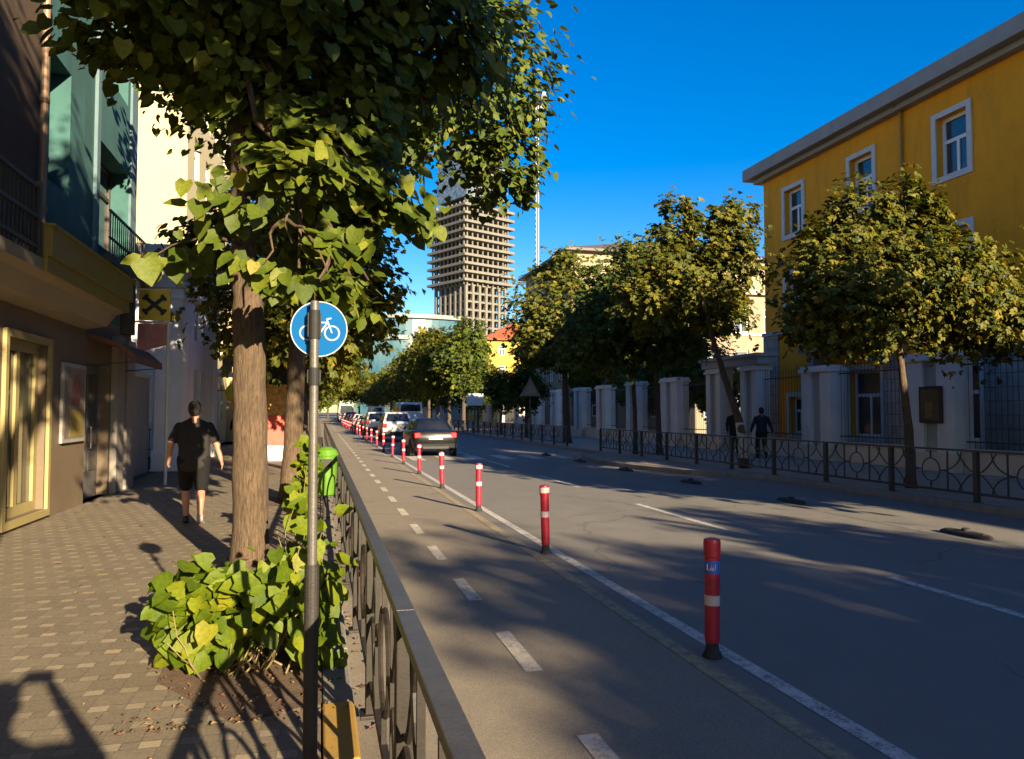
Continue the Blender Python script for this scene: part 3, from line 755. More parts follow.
d = MB(); d.tube([(XF-.15, 15.69, 1.05, .015), (XF-.1, 15.69, 1.05, .015), (XF-.1, 15.69, 1.45, .015), (XF-.15, 15.69, 1.45, .015)], 6); d.build('handle', mat('steel_handle', (.5,.5,.5), .3, .1, metal=1), dr)
d = MB(); obox(d, o, s, n, 16.62+12, 17.2+12, 0, 3.1, -.01, .12); d.build('pilaster', GREYP, sb, bevel=.01); d = MB(); obox(d, o, s, n, 17.45+12, 18.1+12, 0, 3.1, -.01, .12); d.build('pilaster', GREYP, sb, bevel=.01)
# canopy slab with a sloping underside, balcony rail above it
d = MB(); ya, yb_ = -6., 14.8
prof = [(XF+.002, 3.16), (XF+.35, 3.22), (-3.5, 3.42), (-3.35, 3.47), (-3.35, 3.62), (XF+.002, 3.62)]
d.add([(x, ya, z) for x, z in prof]+[(x, yb_, z) for x, z in prof], [tuple(range(6)), tuple(range(11, 5, -1))]+[(i, 6+i, 6+(i+1) % 6, (i+1) % 6) for i in range(6)])
d.build('canopy', CANOPY, sb)
d = MB(); d.box((-3.347, 10.6, 3.47), (-3.30, 14.85, 3.66)); d.box((-3.35, 10.6, 3.663), (-3.25, 14.85, 4.03)); d.box((-3.37, 10.58, 4.033), (-3.22, 14.87, 4.07))
d.build('fascia', mat('olive_yellow_fascia', (.22,.17,.02), .5, .12, 2), sb)
d = MB()
for y_ in np.arange(-6, 10.55, .12): d.cyl((-3.39, y_, 3.62), (-3.39, y_, 4.45), .014, n=5)
for y_ in (4.5, 6.5, 8.5, 10.5): d.box((-3.43, y_-.04, 3.62), (-3.35, y_+.04, 4.55))
for z_ in (3.72, 4.08, 4.45): d.box((-3.415, -6, z_), (-3.365, 10.55, z_+.045))
d.build('balcony_railing', IRON, sb)
d = MB()
for y_ in np.arange(15.1, 17.9, .16): d.cyl((-3.7, y_, 4.55), (-3.7, y_, 5.35), .012, n=5)
d.box((-3.72, 15.05, 5.33), (-3.68, 17.95, 5.37)); d.box((-3.99, 15.0, 4.4), (-3.62, 18.0, 4.55)); d.box((-3.72, 15.05, 4.85), (-3.68, 17.95, 4.88)); d.build('balcony_railing', IRON, sb)
d = MB(); d.tube([(-3.92, 12.3, 3.7, .05), (-3.92, 12.3, 12.3, .05)], 10)
for z_ in (4.6, 6.2, 7.8, 9.4, 11.): d.cyl((-3.92, 12.3, z_), (-3.92, 12.3, z_+.09), .068, n=10)
d.build('downpipe', mat('brown_downpipe', (.22,.13,.07), .5, .15), sb)
d = MB(); d.box((-16, -12, 12.67), (-3.6, 18.5, 12.95)); d.build('cornice', CORN, sb)
d = MB()
for (y0_, y1_, z0_, z1_) in ((17.7, 18.2, 3.5, 12.6),): d.box((XF-.001, y0_, z0_), (XF+.05, y1_, z1_))
for (a, c, z0_, z1_) in ((15.1, 15.3, 4.6, 12.6),): d.box((XF-.001, a, z0_), (XF+.06, c, z1_))
d.build('corner_strip', mat('blue_grey_strip', (.09,.15,.17), .8, .15), sb)
# poster case, red-brown awning, bank sign
t = thing('poster_case', 'white framed poster case on the shop wall beside the grey door', 'poster', (-3.97, 14.1, 1.2))
d = MB(); d.box((-3.998, 13.55, 1.22), (-3.95, 14.75, 2.52)); d.build('frame', mat('light_grey_frame', (.3,.285,.26), .5, .1), t, bevel=.008)
d = MB(); d.box((-3.949, 13.62, 1.29), (-3.945, 14.68, 2.45)); pp = d.build('poster', mat('poster_paper', (.2,.165,.13), .6, .5, 2.5), t)
d = MB(); d.box((-3.944, 13.9, 1.32), (-3.942, 14.6, 1.75)); d.build('yellow_patch', mat('poster_yellow', (.26,.2,.04), .6), pp)
d = MB(); d.add([(-3.943, 13.95, 1.8), (-3.943, 14.4, 1.85), (-3.943, 14.5, 2.2), (-3.943, 14.2, 2.38), (-3.943, 13.98, 2.15)], [(0,1,2,3,4)]); d.build('picture', mat('poster_red', (.20,.08,.06), .6, .5, 6), pp)
t = thing('door_awning', 'red-brown fabric awning over the grey door', 'awning', (-3.6, 15.9, 2.7))
d = MB(); prof = [(XF+.01, 3.12), (-3.45, 2.95), (-3.2, 2.72), (-3.2, 2.60), (-3.24, 2.60), (-3.5, 2.88), (XF+.01, 3.02)]; k = len(prof)
d.add([(x, 14.95, z) for x, z in prof]+[(x, 17.3, z) for x, z in prof], [tuple(range(k)), tuple(range(2*k-1, k-1, -1))]+[(i, k+i, k+(i+1) % k, (i+1) % k) for i in range(k)])
d.build('canvas', mat('red_brown_canvas', (.15,.062,.035), .85, .2, 2), t)
d = MB()
for y_ in (15., 17.25): d.tube([(XF, y_, 2.55, .012), (-3.22, y_, 2.62, .012)], 6)
d.build('arm', IRON, t)
t = thing('projecting_sign', 'square yellow sign with a black crossed-gable emblem above a pink panel', 'sign', (-3.55, 18.3, 3.8))
d = MB(); d.box((-3.88, 18.27, 3.74), (-3.24, 18.37, 4.42)); fc = d.build('sign_box', mat('bank_yellow', (.60,.43,.03), .45, .06), t, bevel=.015)
d = MB(); c = (-3.56, 4.08)
def bar(x0, z0, x1, z1, w, y_=18.262):
    dx, dz = x1-x0, z1-z0; L = math.hypot(dx, dz); px, pz = -dz/L*w/2, dx/L*w/2
    vs = [(c[0]+x0+px, y_, c[1]+z0+pz), (c[0]+x0-px, y_, c[1]+z0-pz), (c[0]+x1-px, y_, c[1]+z1-pz), (c[0]+x1+px, y_, c[1]+z1+pz)]
    vs += [(p[0], 18.268, p[2]) for p in vs]
    d.add(vs, [(0,1,2,3),(7,6,5,4),(0,4,5,1),(1,5,6,2),(2,6,7,3),(3,7,4,0)])
bar(-.2, -.17, .2, .17, .085); bar(-.2, .17, .2, -.17, .084, 18.26)
bar(-.235, .1, -.14, .22, .07, 18.259); bar(.235, .1, .14, .22, .07, 18.258)
bar(-.235, -.1, -.14, -.22, .07, 18.257); bar(.235, -.1, .14, -.22, .07, 18.256)
d.build('emblem', mat('sign_black', (.015,.015,.015), .5), fc)
d = MB(); d.add([(-3.9,18.29,3.66),(-3.9,18.29,3.02),(-3.3,18.29,3.2),(-3.3,18.29,3.66),(-3.9,18.33,3.66),(-3.9,18.33,3.02),(-3.3,18.33,3.2),(-3.3,18.33,3.66)], [(0,1,2,3),(7,6,5,4),(0,4,5,1),(1,5,6,2),(2,6,7,3),(3,7,4,0)]); d.build('lower_panel', mat('faded_pink_panel', (.42,.17,.13), .6, .35, 5), t)
d = MB(); d.tube([(-3.28, 18.32, .12, .035), (-3.28, 18.32, 4.44, .035)], 10); d.tube([(-4.0, 18.32, 3.7, .02), (-3.28, 18.32, 3.7, .02)], 8); d.build('post', mat('light_grey_post', (.5,.48,.44), .5, .1), t)
t = thing('sign_bracket_box', 'black box closing the far end of the olive fascia', 'sign box', (-3.1, 14.95, 3.3))
d = MB(); d.box((-3.46, 14.88, 3.1), (-3.26, 15.12, 4.0)); d.build('box', mat('black_panel', (.012,.012,.012), .5), t, bevel=.01)
# white portico building, set on the pavement edge beyond the shop
WGREY = mat('grey_white_render', (.66,.66,.70), .85, .1, 1.2, grime=(.5,.5,.52))
pb = thing('portico_building', 'grey-white building with heavy classical cornice and pilasters beyond the bank shop', 'building', (-8, 26, .12))
d = MB(); facade(d, (-3.75, 22.6, .12), (0, 1), (1, 0), 7.4, 6.2, [(2.6, 4.0, 0, 2.9), (2.5, 4.1, 3.8, 5.2)], .3)
facade(d, (-12, 22.6, .12), (1, 0), (0, -1), 8.25, 6.2, [(7.15, 7.75, .05, 1.3)], .2); facade(d, (-3.75, 30, .12), (-1, 0), (0, 1), 8, 6.2, []); d.build('wall', WGREY, pb)
window(pb, (-3.75, 22.6, .12), (0,1), (1,0), 2.5, 4.1, 3.8, 5.2, frame_m=WHITE); 
d = MB(); obox(d, (-3.75, 22.6, .12), (0,1), (1,0), 2.65, 3.95, 0, 2.85, -.28, -.2); d.build('door', DARKF, pb)
d = MB()
for pr, z0_, z1_ in ((.16, 5.1, 5.32), (.1, 5.32, 5.62), (.28, 5.62, 5.78), (.42, 5.78, 5.98), (.52, 5.98, 6.2)):
    d.box((-12, 22.6-pr, z0_), (-3.75+pr, 30, z1_))
d.build('cornice', mat('grey_cornice_stone', (.48,.47,.48), .85, .12), pb, bevel=.012)
d = MB()
d.box((-4.35, 22.5, .12), (-3.65, 23.2, 5.1)); d.box((-4.4, 22.44, .121), (-3.6, 23.25, .7)); d.box((-4.4, 22.45, 4.8), (-3.6, 23.25, 4.95))
d.build('pilaster', WGREY, pb, bevel=.015); d = MB(); d.box((-4.0, 29.2, .12), (-3.65, 29.9, 5.1)); d.build('pilaster', WGREY, pb, bevel=.015)
d = MB()
for x in np.arange(-4.95, -4.4, .07): d.cyl((x, 22.56, .16), (x, 22.56, 1.25), .012, n=5)
for z_ in (.18, .7, 1.24): d.box((-4.97, 22.545, z_), (-4.42, 22.58, z_+.03))
d.build('iron_grille', IRON, pb)
lw = thing('garden_wall', 'low grey wall between the bank shop and the portico building', 'wall', (-4.6, 20.4, .12))
d = MB(); d.box((-4.75, 18.25, .12), (-4.45, 22.4, 2.6)); d.build('masonry', mat('grey_rough_wall', (.26,.25,.24), .9, .2), lw); d = MB(); d.box((-4.8, 18.25, 2.6), (-4.4, 22.4, 2.7)); d.build('coping', TRIMW, lw)
block('apartment_building', 'tall sunlit cream building rising above the portico building', 'building', -22, -4.9, 30.5, 44, 17, mat('sunlit_cream_render', (.44,.37,.21), .85, .06), CORN, 'E', wh=(1.2,1.7), flo=3.2, gap=3.)
bb_ = block('apartment_building', 'yellowish street front with a small balcony behind the large tree trunk', 'building', -16, -4.0, 44.2, 60, 9.5, mat('warm_yellow_plaster', (.4,.3,.13), .85, .15), CORN, 'ES', wh=(1.1,1.8), flo=3.1, gap=2.8)
d = MB(); d.box((-4.9, 33.6, 3.3), (-3.85, 37.2, 3.5)); bl_ = d.build('balcony', WGREY, [o_ for o_ in COL.objects if o_.get('label','').startswith('tall sunlit cream')][0], bevel=.02)
d = MB()
for y_ in np.arange(33.65, 37.2, .14): d.cyl((-3.92, y_, 3.5), (-3.92, y_, 4.35), .014, n=5)
d.box((-3.95, 33.6, 4.33), (-3.88, 37.2, 4.38)); d.build('railing', IRON, bl_)
for i, (y0_, y1_, h_, c_, lab) in enumerate(((60.5, 78, 8, (.55,.5,.42), 'pale low building far along the left pavement'), (78.5, 104, 11, (.5,.38,.28), 'brownish four-storey block far along the left pavement'),
        (104.5, 140, 9, (.58,.52,.36), 'cream block near the left end of the avenue'), (141, 200, 12, (.4,.37,.34), 'grey block closing the left end of the avenue'))):
    block('apartment_building', lab, 'building', -17, -4.3, y0_, y1_, h_, mat('left_front_%s' % 'abcd'[i], c_, .85), CORN, 'ES')
t = thing('disc_sign', 'small round yellow sign hanging from the left house front past the walking man', 'sign', (-3.6, 35.8, 2.55))
d = MB(); d.lathe([(.01,-.04),(.42,-.04),(.45,0),(.42,.04),(.01,.04)], n=24); M_ = Matrix.Rotation(R(90), 4, 'X'); d.v = [tuple(M_ @ Vector(p)) for p in d.v]; d.build('disc', mat('lemon_yellow', (.75,.62,.03), .5), t, world=False, smooth=False)
d = MB(); d.tube([(-1.3,0,.1,.02),(-.3,0,.1,.02)],6); d.build('arm', IRON, t, world=False)
# street stall seen between the trunks
t = thing('snack_kiosk', 'red kiosk with orange fruit pictures under a dark rounded awning, between two tree trunks', 'kiosk', (-1.35, 27, .12))
d = MB(); d.box((-2.0, 26.4, .12), (-.75, 27.6, .62)); d.build('plinth', mat('kiosk_white', (.6,.58,.55), .5), t, bevel=.01)
d = MB(); d.box((-1.98, 26.42, .62), (-.77, 27.58, 1.62)); d.build('body', mat('kiosk_red', (.62,.08,.05), .5, .15, 5), t, bevel=.01)
d = MB(); d.box((-1.97, 26.43, 1.62), (-.78, 27.57, 2.62)); d.build('picture_panel', mat('fruit_picture', (.52,.27,.06), .5, .9, 7), t)
d = MB(); pts = [(math.cos(R(a))*.72, math.sin(R(a))*.55) for a in range(0, 181, 15)]
d.add([(-1.37+x, 26.2, 2.62+z) for x, z in pts]+[(-1.37+x, 27.7, 2.62+z) for x, z in pts], [tuple(range(12, -1, -1)), tuple(range(13, 26))]+[(i, i+1, 14+i, 13+i) for i in range(12)]+[(12, 0, 13, 25)])
d.build('awning', mat('black_awning', (.015,.014,.014), .8), t)
# ------------------------------------------------------------------ railings
STEEL = mat('weathered_steel_paint', (.017,.014,.011), .55, .4, 12, .08, metal=0., spec=.35, grime=(.04,.026,.017))
STEEL_TOP = mat('worn_bright_steel', (.105,.10,.095), .38, .25, 8, .15, metal=.5)
def rail_panel(b, L, h, z0=.12):
    """scrollwork of one bay, along +y from 0 to L, between bottom rail and top rail"""
    zb, zt = z0+.16, h-.03; c = (L/2, (zb+zt)/2); rr = (zt-zb)*.30; w = .013
    b.box((-.014, .03, zb-.022), (.014, L-.03, zb+.022))
    ring = [(0, c[0]+rr*math.cos(R(a)), c[1]+rr*math.sin(R(a)), w) for a in range(0, 360, 18)]
    b.tube(ring, 6, close=True)
    for sgn in (-1, 1):
        x1 = c[0]+sgn*(rr+.012); xe = c[0]+sgn*(L/2-.03)
        for sz in (-1, 1):
            ze = zt if sz > 0 else zb
            # quarter arc from ring side to the corner of the bay
            pts = []
            for k in range(9):
                t_ = k/8; a = t_*math.pi/2
                pts.append((0, x1+(xe-x1)*math.sin(a)*.62, c[1]+sz*(1-math.cos(a))*(zt-zb)/2, w))
            b.tube(pts, 6)
            pts = [(0, xe, c[1]+sz*.02, w)]+[(0, xe+(c[0]+sgn*(L*.30)-xe)*t_, c[1]+sz*((zt-zb)/2)*(t_**1.7), w) for t_ in (.25,.5,.75,1.)]
            b.tube(pts, 6)
        b.box((-.012, x1+sgn*.17-.011, zb+.0), (.012, x1+sgn*.17+.011, zt))
    for sz in (-1, 1):
        b.box((-.012, c[0]-.012, c[1]+(rr if sz > 0 else -(zt-zb)/2)), (.012, c[0]+.012, c[1]+((zt-zb)/2 if sz > 0 else -rr)))
def railing(name, label, x, ys, h, group=None, m=STEEL, mtop=None, post_r=.032, top_w=.032, fine=True):
    t = thing(name, label, 'railing', (x, ys[0], .12), 0, group)
    pm = bmesh_panel = None
    for i, y_ in enumerate(ys):
        b = MB(); b.box((-post_r, -post_r, 0), (post_r, post_r, h-.12-.018)); b.box((-post_r*1.9, -post_r*1.9, -.008), (post_r*1.9, post_r*1.9, .012))
        p = b.build('post', m, t, bevel=.004, world=False); p.location = (0, y_-ys[0], 0)
    for i in range(len(ys)-1):
        L = ys[i+1]-ys[i]
        b = MB(); b.box((-top_w, -.001 if i else -.03, h-.12-.016), (top_w, L-.003, h-.12+.018)); r_ = b.build('top_rail', mtop or m, t, bevel=.004, world=False); r_.location = (0, ys[i]-ys[0], 0)
        b = MB(); rail_panel(b, L, h-.12, 0)
        q = b.build('panel', m, t, world=False); q.location = (0, ys[i]-ys[0], 0)
    return t
railing('kerb_railing', 'weathered steel railing with ring pattern along the left kerb beside the bike lane', .28, [-2.31+1.63*k for k in range(0, 33)], 1.05, mtop=STEEL_TOP)
IRON2 = mat('black_railing_paint', (.03,.028,.028), .5, .3, 8, .2, spec=.5)
railing('pavement_railing', 'dark railing with curved ironwork along the right kerb in front of the yellow building', 11.22, [-1.25+2.08*k for k in range(16)], 1.03, 'dark railings along the right kerb', IRON2, post_r=.042)
railing('pavement_railing', 'dark railing on the right kerb resuming beyond the pedestrian crossing', 11.22, [34.4+2.08*k for k in range(17)], 1.03, 'dark railings along the right kerb', IRON2, post_r=.042)

# ------------------------------------------------------------------ flexible bollards, rubber feet
RED = mat('bollard_red', (.32,.008,.025), .42, .12, 6, .05, spec=.5); RUB = mat('black_rubber', (.02,.02,.02), .8, .3, 10, .3)
PINK = mat('reflective_white', (.5,.42,.41), .35, .06); BLUE = mat('sticker_blue', (.015,.09,.42), .4, .05)
def bollard(label, y_, first=False):
    t = thing('lane_bollard', label, 'bollard', (2.69, y_, .0), rnd.uniform(-.3, .3) if not first else 0, 'red and white flexible bollards along the bike lane')
    t.rotation_euler.x = rnd.uniform(-.02, .02); t.rotation_euler.y = .012 if first else rnd.uniform(-.025, .025)
    b = MB(); b.lathe([(.068,.004),(.068,.02),(.052,.045),(.045,.07),(.044,.11)], n=20); b.build('foot', RUB, t, smooth=False, world=False)
    b = MB(); b.lathe([(.049,.105),(.052,.13),(.053,.70),(.060,.705),(.060,.80),(.056,.822),(.03,.83)], n=24); b.build('shaft', RED, t, world=False)
    bands = [(.365,.435)] if first else [(.44,.51),(.735,.80)]
    for a, c in bands:
        b = MB(); rr = .0545 if a < .7 else .0615
        b.lathe([(rr,a),(rr,c)], n=24); b.build('reflector', PINK, t, world=False)
    if first:
        b = MB(); b.lathe([(.0545,.585),(.0545,.675)], n=24); st = b.build('sticker', BLUE, t, world=False)
        b = MB()           # white scribbled letters on the sticker, facing the camera
        def stroke(pts, w=.0045):
            P = []
            for a, z_ in pts:
                th = R(-118)+a; P.append((.056*math.cos(th), .056*math.sin(th), z_, w))
            b.tube(P, 5)
        stroke([(-.62,.655),(-.62,.612),(-.36,.612)]); stroke([(-.2,.612),(-.08,.648),(.04,.612)]); stroke([(.16,.612),(.16,.648),(.4,.616),(.4,.652)])
        b.build('lettering', PINK, st, world=False)
    return t
for k in range(24):
    y_ = 4.98+4.11*k
    if k == 0: bollard('nearest red bollard with blue sticker and white reflectors between the two lane lines', y_, True)
    elif k == 1: proto = bollard('second red and white bollard from the camera along the bike lane line', y_)
    else:
        c_ = copy_tree(proto); c_.location = (2.69, y_, 0); c_.rotation_euler = (rnd.uniform(-.03,.03), rnd.uniform(-.03,.03), rnd.uniform(-3,3))
        c_['label'] = '%s red and white bollard from the camera along the bike lane line' % ORD[k]
foot0 = None
for k in range(6):
    y_ = 8.95+4.1*k
    if foot0 is None:
        foot0 = thing('rubber_lane_separator', '', 'separator', (8.74, y_, 0), 0, 'low black rubber separators on the right road line')
        b = MB(); L_, W_ = .42, .13; prof = [(1,0),(.97,.03),(.8,.05),(.5,.065)]; vs = []; fs = []; n_ = 20
        for r_, z_ in prof:
            for j in range(n_):
                a = 2*math.pi*j/n_; ca, sa = math.cos(a), math.sin(a); q_ = 1/max(abs(ca)**.4, .3)
                vs.append((W_*r_*math.copysign(abs(ca)**.6, ca), L_*(r_ if z_ < .05 else r_**.6)*math.copysign(abs(sa)**.6, sa), z_+.003))
        for i in range(3):
            for j in range(n_): fs.append((i*n_+j, i*n_+(j+1) % n_, (i+1)*n_+(j+1) % n_, (i+1)*n_+j))
        fs.append(tuple(3*n_+j for j in range(n_))); b.add(vs, fs); b.build('body', RUB, foot0, smooth=True, world=False)
        b = MB(); b.lathe([(.06,.06),(.055,.10),(.03,.11)], n=14); b.build('stub', RUB, foot0, world=False)
        for sy in (-1, 1):
            b = MB(); b.box((-.05, sy*.30-.03, .03), (.05, sy*.30+.03, .066)); b.build('reflector', mat('dirty_reflector', (.06,.05,.035), .6, .4, 20), foot0, world=False)
        c_ = foot0
    else:
        c_ = copy_tree(foot0); c_.location = (8.74, y_, 0); c_.rotation_euler.z = rnd.uniform(-.05,.05)
    c_['label'] = '%s low black rubber separator from the camera on the right road line' % ORD[k]

# ------------------------------------------------------------------ cycle sign on its pole
POLE = mat('galvanised_pole', (.10,.094,.085), .5, .2, 10, .15, metal=.4); POLE_D = mat('black_pole', (.022,.02,.018), .6, .35, 12, .3)
t = thing('sign_pole', 'slim grey steel pole with black foot standing in the leafy tree pit', 'pole', (-.028, 3.58, .12))
b = MB(); b.tube([(0,0,.92,.022),(0,0,2.09,.019)], 16); b.lathe([(.019,2.09),(.019,2.10),(.01,2.105)], n=16); b.build('shaft', POLE, t, smooth=False, world=False)
b = MB(); b.tube([(0,0,0,.032),(0,0,.92,.032)], 16); b.lathe([(.07,.0),(.07,.012),(.04,.03)], n=16); b.build('black_foot', POLE_D, t, world=False)  # lower stretch of the pole, black and a little wider
for z0_, z1_ in ((1.72,1.80),(1.93,2.06)):
    b = MB(); b.lathe([(.024,z0_),(.024,z1_)], n=16); b.box((-.03,.0,z0_+.01),(.03,.032,z1_-.01))
    b.build('clamp', mat('black_clamp', (.012,.012,.012), .7), t, world=False)
t = thing('cycle_sign', 'round blue sign with a white bicycle, held on the slim grey pole', 'sign', (-.008, 3.63, 2.10))
t.rotation_euler.z = R(-4)
SBLUE = mat('sign_blue', (.0005,.075,.235), .7, .08, 5, .03, spec=.1); SWHITE = mat('sign_white', (.26,.30,.33), .6, .04)
r0 = .128
def disc(b, r, y0, y1, n=36, cx=0, cz=0):
    vs = [(cx+r*math.cos(2*math.pi*j/n), y0, cz+r*math.sin(2*math.pi*j/n)) for j in range(n)]+[(cx+r*math.cos(2*math.pi*j/n), y1, cz+r*math.sin(2*math.pi*j/n)) for j in range(n)]
    b.add(vs, [tuple(range(n)), tuple(range(2*n-1, n-1, -1))]+[(j, n+j, n+(j+1) % n, (j+1) % n) for j in range(n)])
def ring(b, r, w, y_, cx=0, cz=0, n=28):
    vs = []; fs = []
    for rr in (r, r-w):
        for j in range(n): vs.append((cx+rr*math.cos(2*math.pi*j/n), y_, cz+rr*math.sin(2*math.pi*j/n)))
    for j in range(n): fs.append((j, (j+1) % n, n+(j+1) % n, n+j))
    b.add(vs, fs)
b = MB(); disc(b, r0, -.001, .006); pl = b.build('plate', SBLUE, t, world=False)
b = MB(); ring(b, r0, .005, -.004, n=48); b.build('rim', SWHITE, pl, world=False)
b = MB(); wl, wr_, wz, wrad = -.052, .058, -.018, .036
ring(b, wrad, .0075, -.004, wl, wz); ring(b, wrad, .0075, -.004, wr_, wz)
def seg(b, x0, z0, x1, z1, w, y_):
    dx, dz = x1-x0, z1-z0; L = math.hypot(dx, dz); px, pz = -dz/L*w/2, dx/L*w/2
    b.add([(x0+px, y_, z0+pz),(x0-px, y_, z0-pz),(x1-px, y_, z1-pz),(x1+px, y_, z1+pz)], [(0,1,2,3)])
for i, q in enumerate(((wl,wz,-.03,.032),(-.03,.032,.005,wz),(.005,wz,wl,wz),(-.034,.03,.038,.03),(.005,wz,.038,.03),(wr_,wz,.034,.046),(.034,.046,.055,.05),(-.048,.045,-.018,.045),(-.033,.03,-.036,.045))):
    seg(b, *q, .0075, -.0042-.0003*i)
b.build('bicycle_symbol', SWHITE, pl, world=False)

# ------------------------------------------------------------------ lime green litter bin on the railing
t = thing('litter_bin', 'lime green litter bin hanging on the railing beyond the sign pole', 'bin', (.10, 12., .12))
LIME = mat('lime_green_plastic', (.07,.17,.012), .4, .12, 4, .05)
b = MB(); b.lathe([(.10,.34),(.135,.36),(.155,.62),(.165,.92),(.17,.95)], n=20); b.build('bucket', LIME, t, smooth=False, world=False)
b = MB(); b.lathe([(.178,.945),(.18,.97),(.15,1.03),(.08,1.07),(.01,1.08)], n=20); b.build('lid', mat('lime_lid', (.075,.18,.013), .4, .1), t, world=False)
b = MB(); b.tube([(-.02,.0,0,.03),(-.02,.0,.36,.03)], 10); b.box((-.10,-.10,0),(.06,.10,.02)); b.build('stand', POLE_D, t, world=False)
b = MB(); b.box((-.08,-.178,.78),(.08,-.15,.9)); b.build('opening', POLE_D, t, world=False)

# warning sign beyond, on the right kerb
t = thing('warning_sign', 'triangular road sign on a slim post among the dark trees on the right', 'sign', (11.6, 42.3, .12))
b = MB(); b.tube([(0,0,0,.035),(0,0,3.4,.035)], 10); b.build('post', POLE, t, world=False)
b = MB(); b.add([(-.62,-.05,2.5),(.62,-.05,2.5),(0,-.05,3.55),(-.62,-.03,2.5),(.62,-.03,2.5),(0,-.03,3.55)], [(0,1,2),(5,4,3),(0,3,4,1),(1,4,5,2),(2,5,3,0)]); pl = b.build('plate', mat('faded_sign_border', (.34,.20,.16), .5), t, world=False)
b = MB(); b.add([(-.42,-.055,2.62),(.42,-.055,2.62),(0,-.055,3.33)], [(0,1,2)]); b.build('face', mat('dull_sign_face', (.30,.29,.27), .5), pl, world=False)
# direction board further along
t = thing('direction_sign', 'pale rectangular road sign on a post right of the dark car', 'sign', (11.5, 58, .12))
b = MB(); b.tube([(0,0,0,.05),(0,0,3.2,.05)], 8); b.build('post', POLE, t, world=False)
b = MB(); b.box((-.65,-.1,2.1),(.65,-.06,3.0)); b.build('plate', mat('pale_sign_plate', (.5,.52,.5), .5), t, world=False)

# ------------------------------------------------------------------ trees
# the big lime tree in the pit
main_cl = [  # cx,cy,cz (relative), rx,ry,rz, n
    (.0,.4,6.35, 1.7,1.6,1.45, 4600), (1.45,.4,5.95, 1.05,1.5,1.1, 2300), (-1.0,.1,5.7, .95,1.1,.75, 1300), (.6,.2,4.75, 1.0,1.1,.7, 1200),
    (.7,-.35,3.95, .8,.9,.6, 480), (.35,-1.0,3.5, .6,.6,.5, 180), (1.2,.2,3.6, .6,.8,.4, 260),
    (.45,-1.0,2.85, .55,.45,.3, 110), (1.0,-.1,2.75, .55,.6,.28, 150), (.6,1.2,3.3,.7,.7,.6,260)]
lime = tree('lime_tree', 'big lime tree with straight brown trunk and large yellow-green leaves rising from the leafy pit', (-.64, 7.9, .12),
     [(0,0,0,.175),(-.02,0,1.5,.165),(-.05,0,2.6,.145),(-.12,0,3.3,.10),(-.16,.05,4.2,.085),(-.2,.1,5.4,.06)], [(*c_[:6], int(c_[6]*1.2)) for c_ in main_cl], .128, M_LEAF_MAIN, HEART,
     'trees in the left pavement row', 3, BARK, tight=.2, hollow=.35, up=.5, out=.55, jit=.45, droop=1.1, szvar=.5, sun=.7)
b = MB(); rr = random.Random(4); limb(b, (-.72, 7.86, 3.35), (-1.35, 6.9, 3.02), .02, .005, rr, 6); tg = b.build('low_twig', BARK, lime, smooth=True)
rs = np.random.default_rng(12); tt = np.linspace(.45, 1.02, 13)[:, None]
P = np.array([-.72,7.86,3.35])*(1-tt)+np.array([-1.40,6.85,2.98])*tt + rs.normal(size=(13,3))*np.array([.05,.07,.05])
leaves('leaves', P-np.array(lime.location), np.tile(np.array([-.3,-.7,0.]), (13,1)), .21, M_LEAF_MAIN, HEART, 4, tg, up=.35, out=1., jit=.3, droop=.6)

tree('lime_tree', 'taller tree with broad dense crown behind the big trunk, leaning over the bike lane', (-.5, 14.6, .12),
     [(0,0,0,.19),(.05,0,1.6,.17),(.1,0,3.2,.15),(.5,0,5.,.12),(.8,0,6.4,.09)],
     [(.5,.2,7.9, 2.2,2.4,2.0, 4400), (2.95,-.3,8.05, 1.85,2.0,1.8, 5400), (-1.3,.3,8.2, 1.3,1.8,1.3, 1900), (3.75,-.2,6.3,.75,1.0,.8,1000), (.8,0,6.9,1.5,1.8,.8,1300), (-.9,.2,5.5,.75,1.2,.9,900), (-1.5,.3,4.75,.75,.9,.42,500)],
     .135, M_LEAF_DARK, HEART, 'trees in the left pavement row', 8, BARK, tight=.17, hollow=.5, up=.8, out=.6, jit=.5, droop=.7)

# suckers round the foot of the lime tree
bt = thing('leafy_shrub', 'bright green leafy shoots growing from the pit at the foot of the big trunk', 'shrub', (-.45, 5.2, .12))
cl = [(.0,-.15,.28,.38,.36,.27,290),(-.14,.0,.28,.24,.36,.30,190),(.30,-.05,.44,.21,.34,.44,220),(-.1,.4,.2,.38,.3,.18,90),(.28,.9,.45,.13,.4,.36,80),(.30,2.3,.5,.10,.45,.34,45),(.36,3.6,.8,.13,.4,.5,90),(.44,.3,.5,.12,.3,.35,35)]
P, O = leaf_points(cl, np.random.default_rng(31), .3, .3)
P[:, 2] = np.maximum(P[:, 2], .03)
b = MB(); rr = random.Random(9)
for k in range(46):
    c = rr.choice(cl); a = (c[0]*.5+rr.gauss(0,.1), c[1]*.9+rr.gauss(0,.12), 0); e = (c[0]+rr.uniform(-1,1)*c[3], c[1]+rr.uniform(-1,1)*c[4], c[2]+rr.uniform(-.2,.9)*c[5])
    limb(b, a, e, .008, .003, rr, 5)
b.build('stems', mat('green_brown_twig', (.16,.13,.05), .8), bt, smooth=True, world=False)
leaves('leaves', P, O, .108, M_LEAF_BUSH, HEART, 33, bt, up=.35, out=.35, jit=.45, droop=.9, szvar=.55, sun=.75)

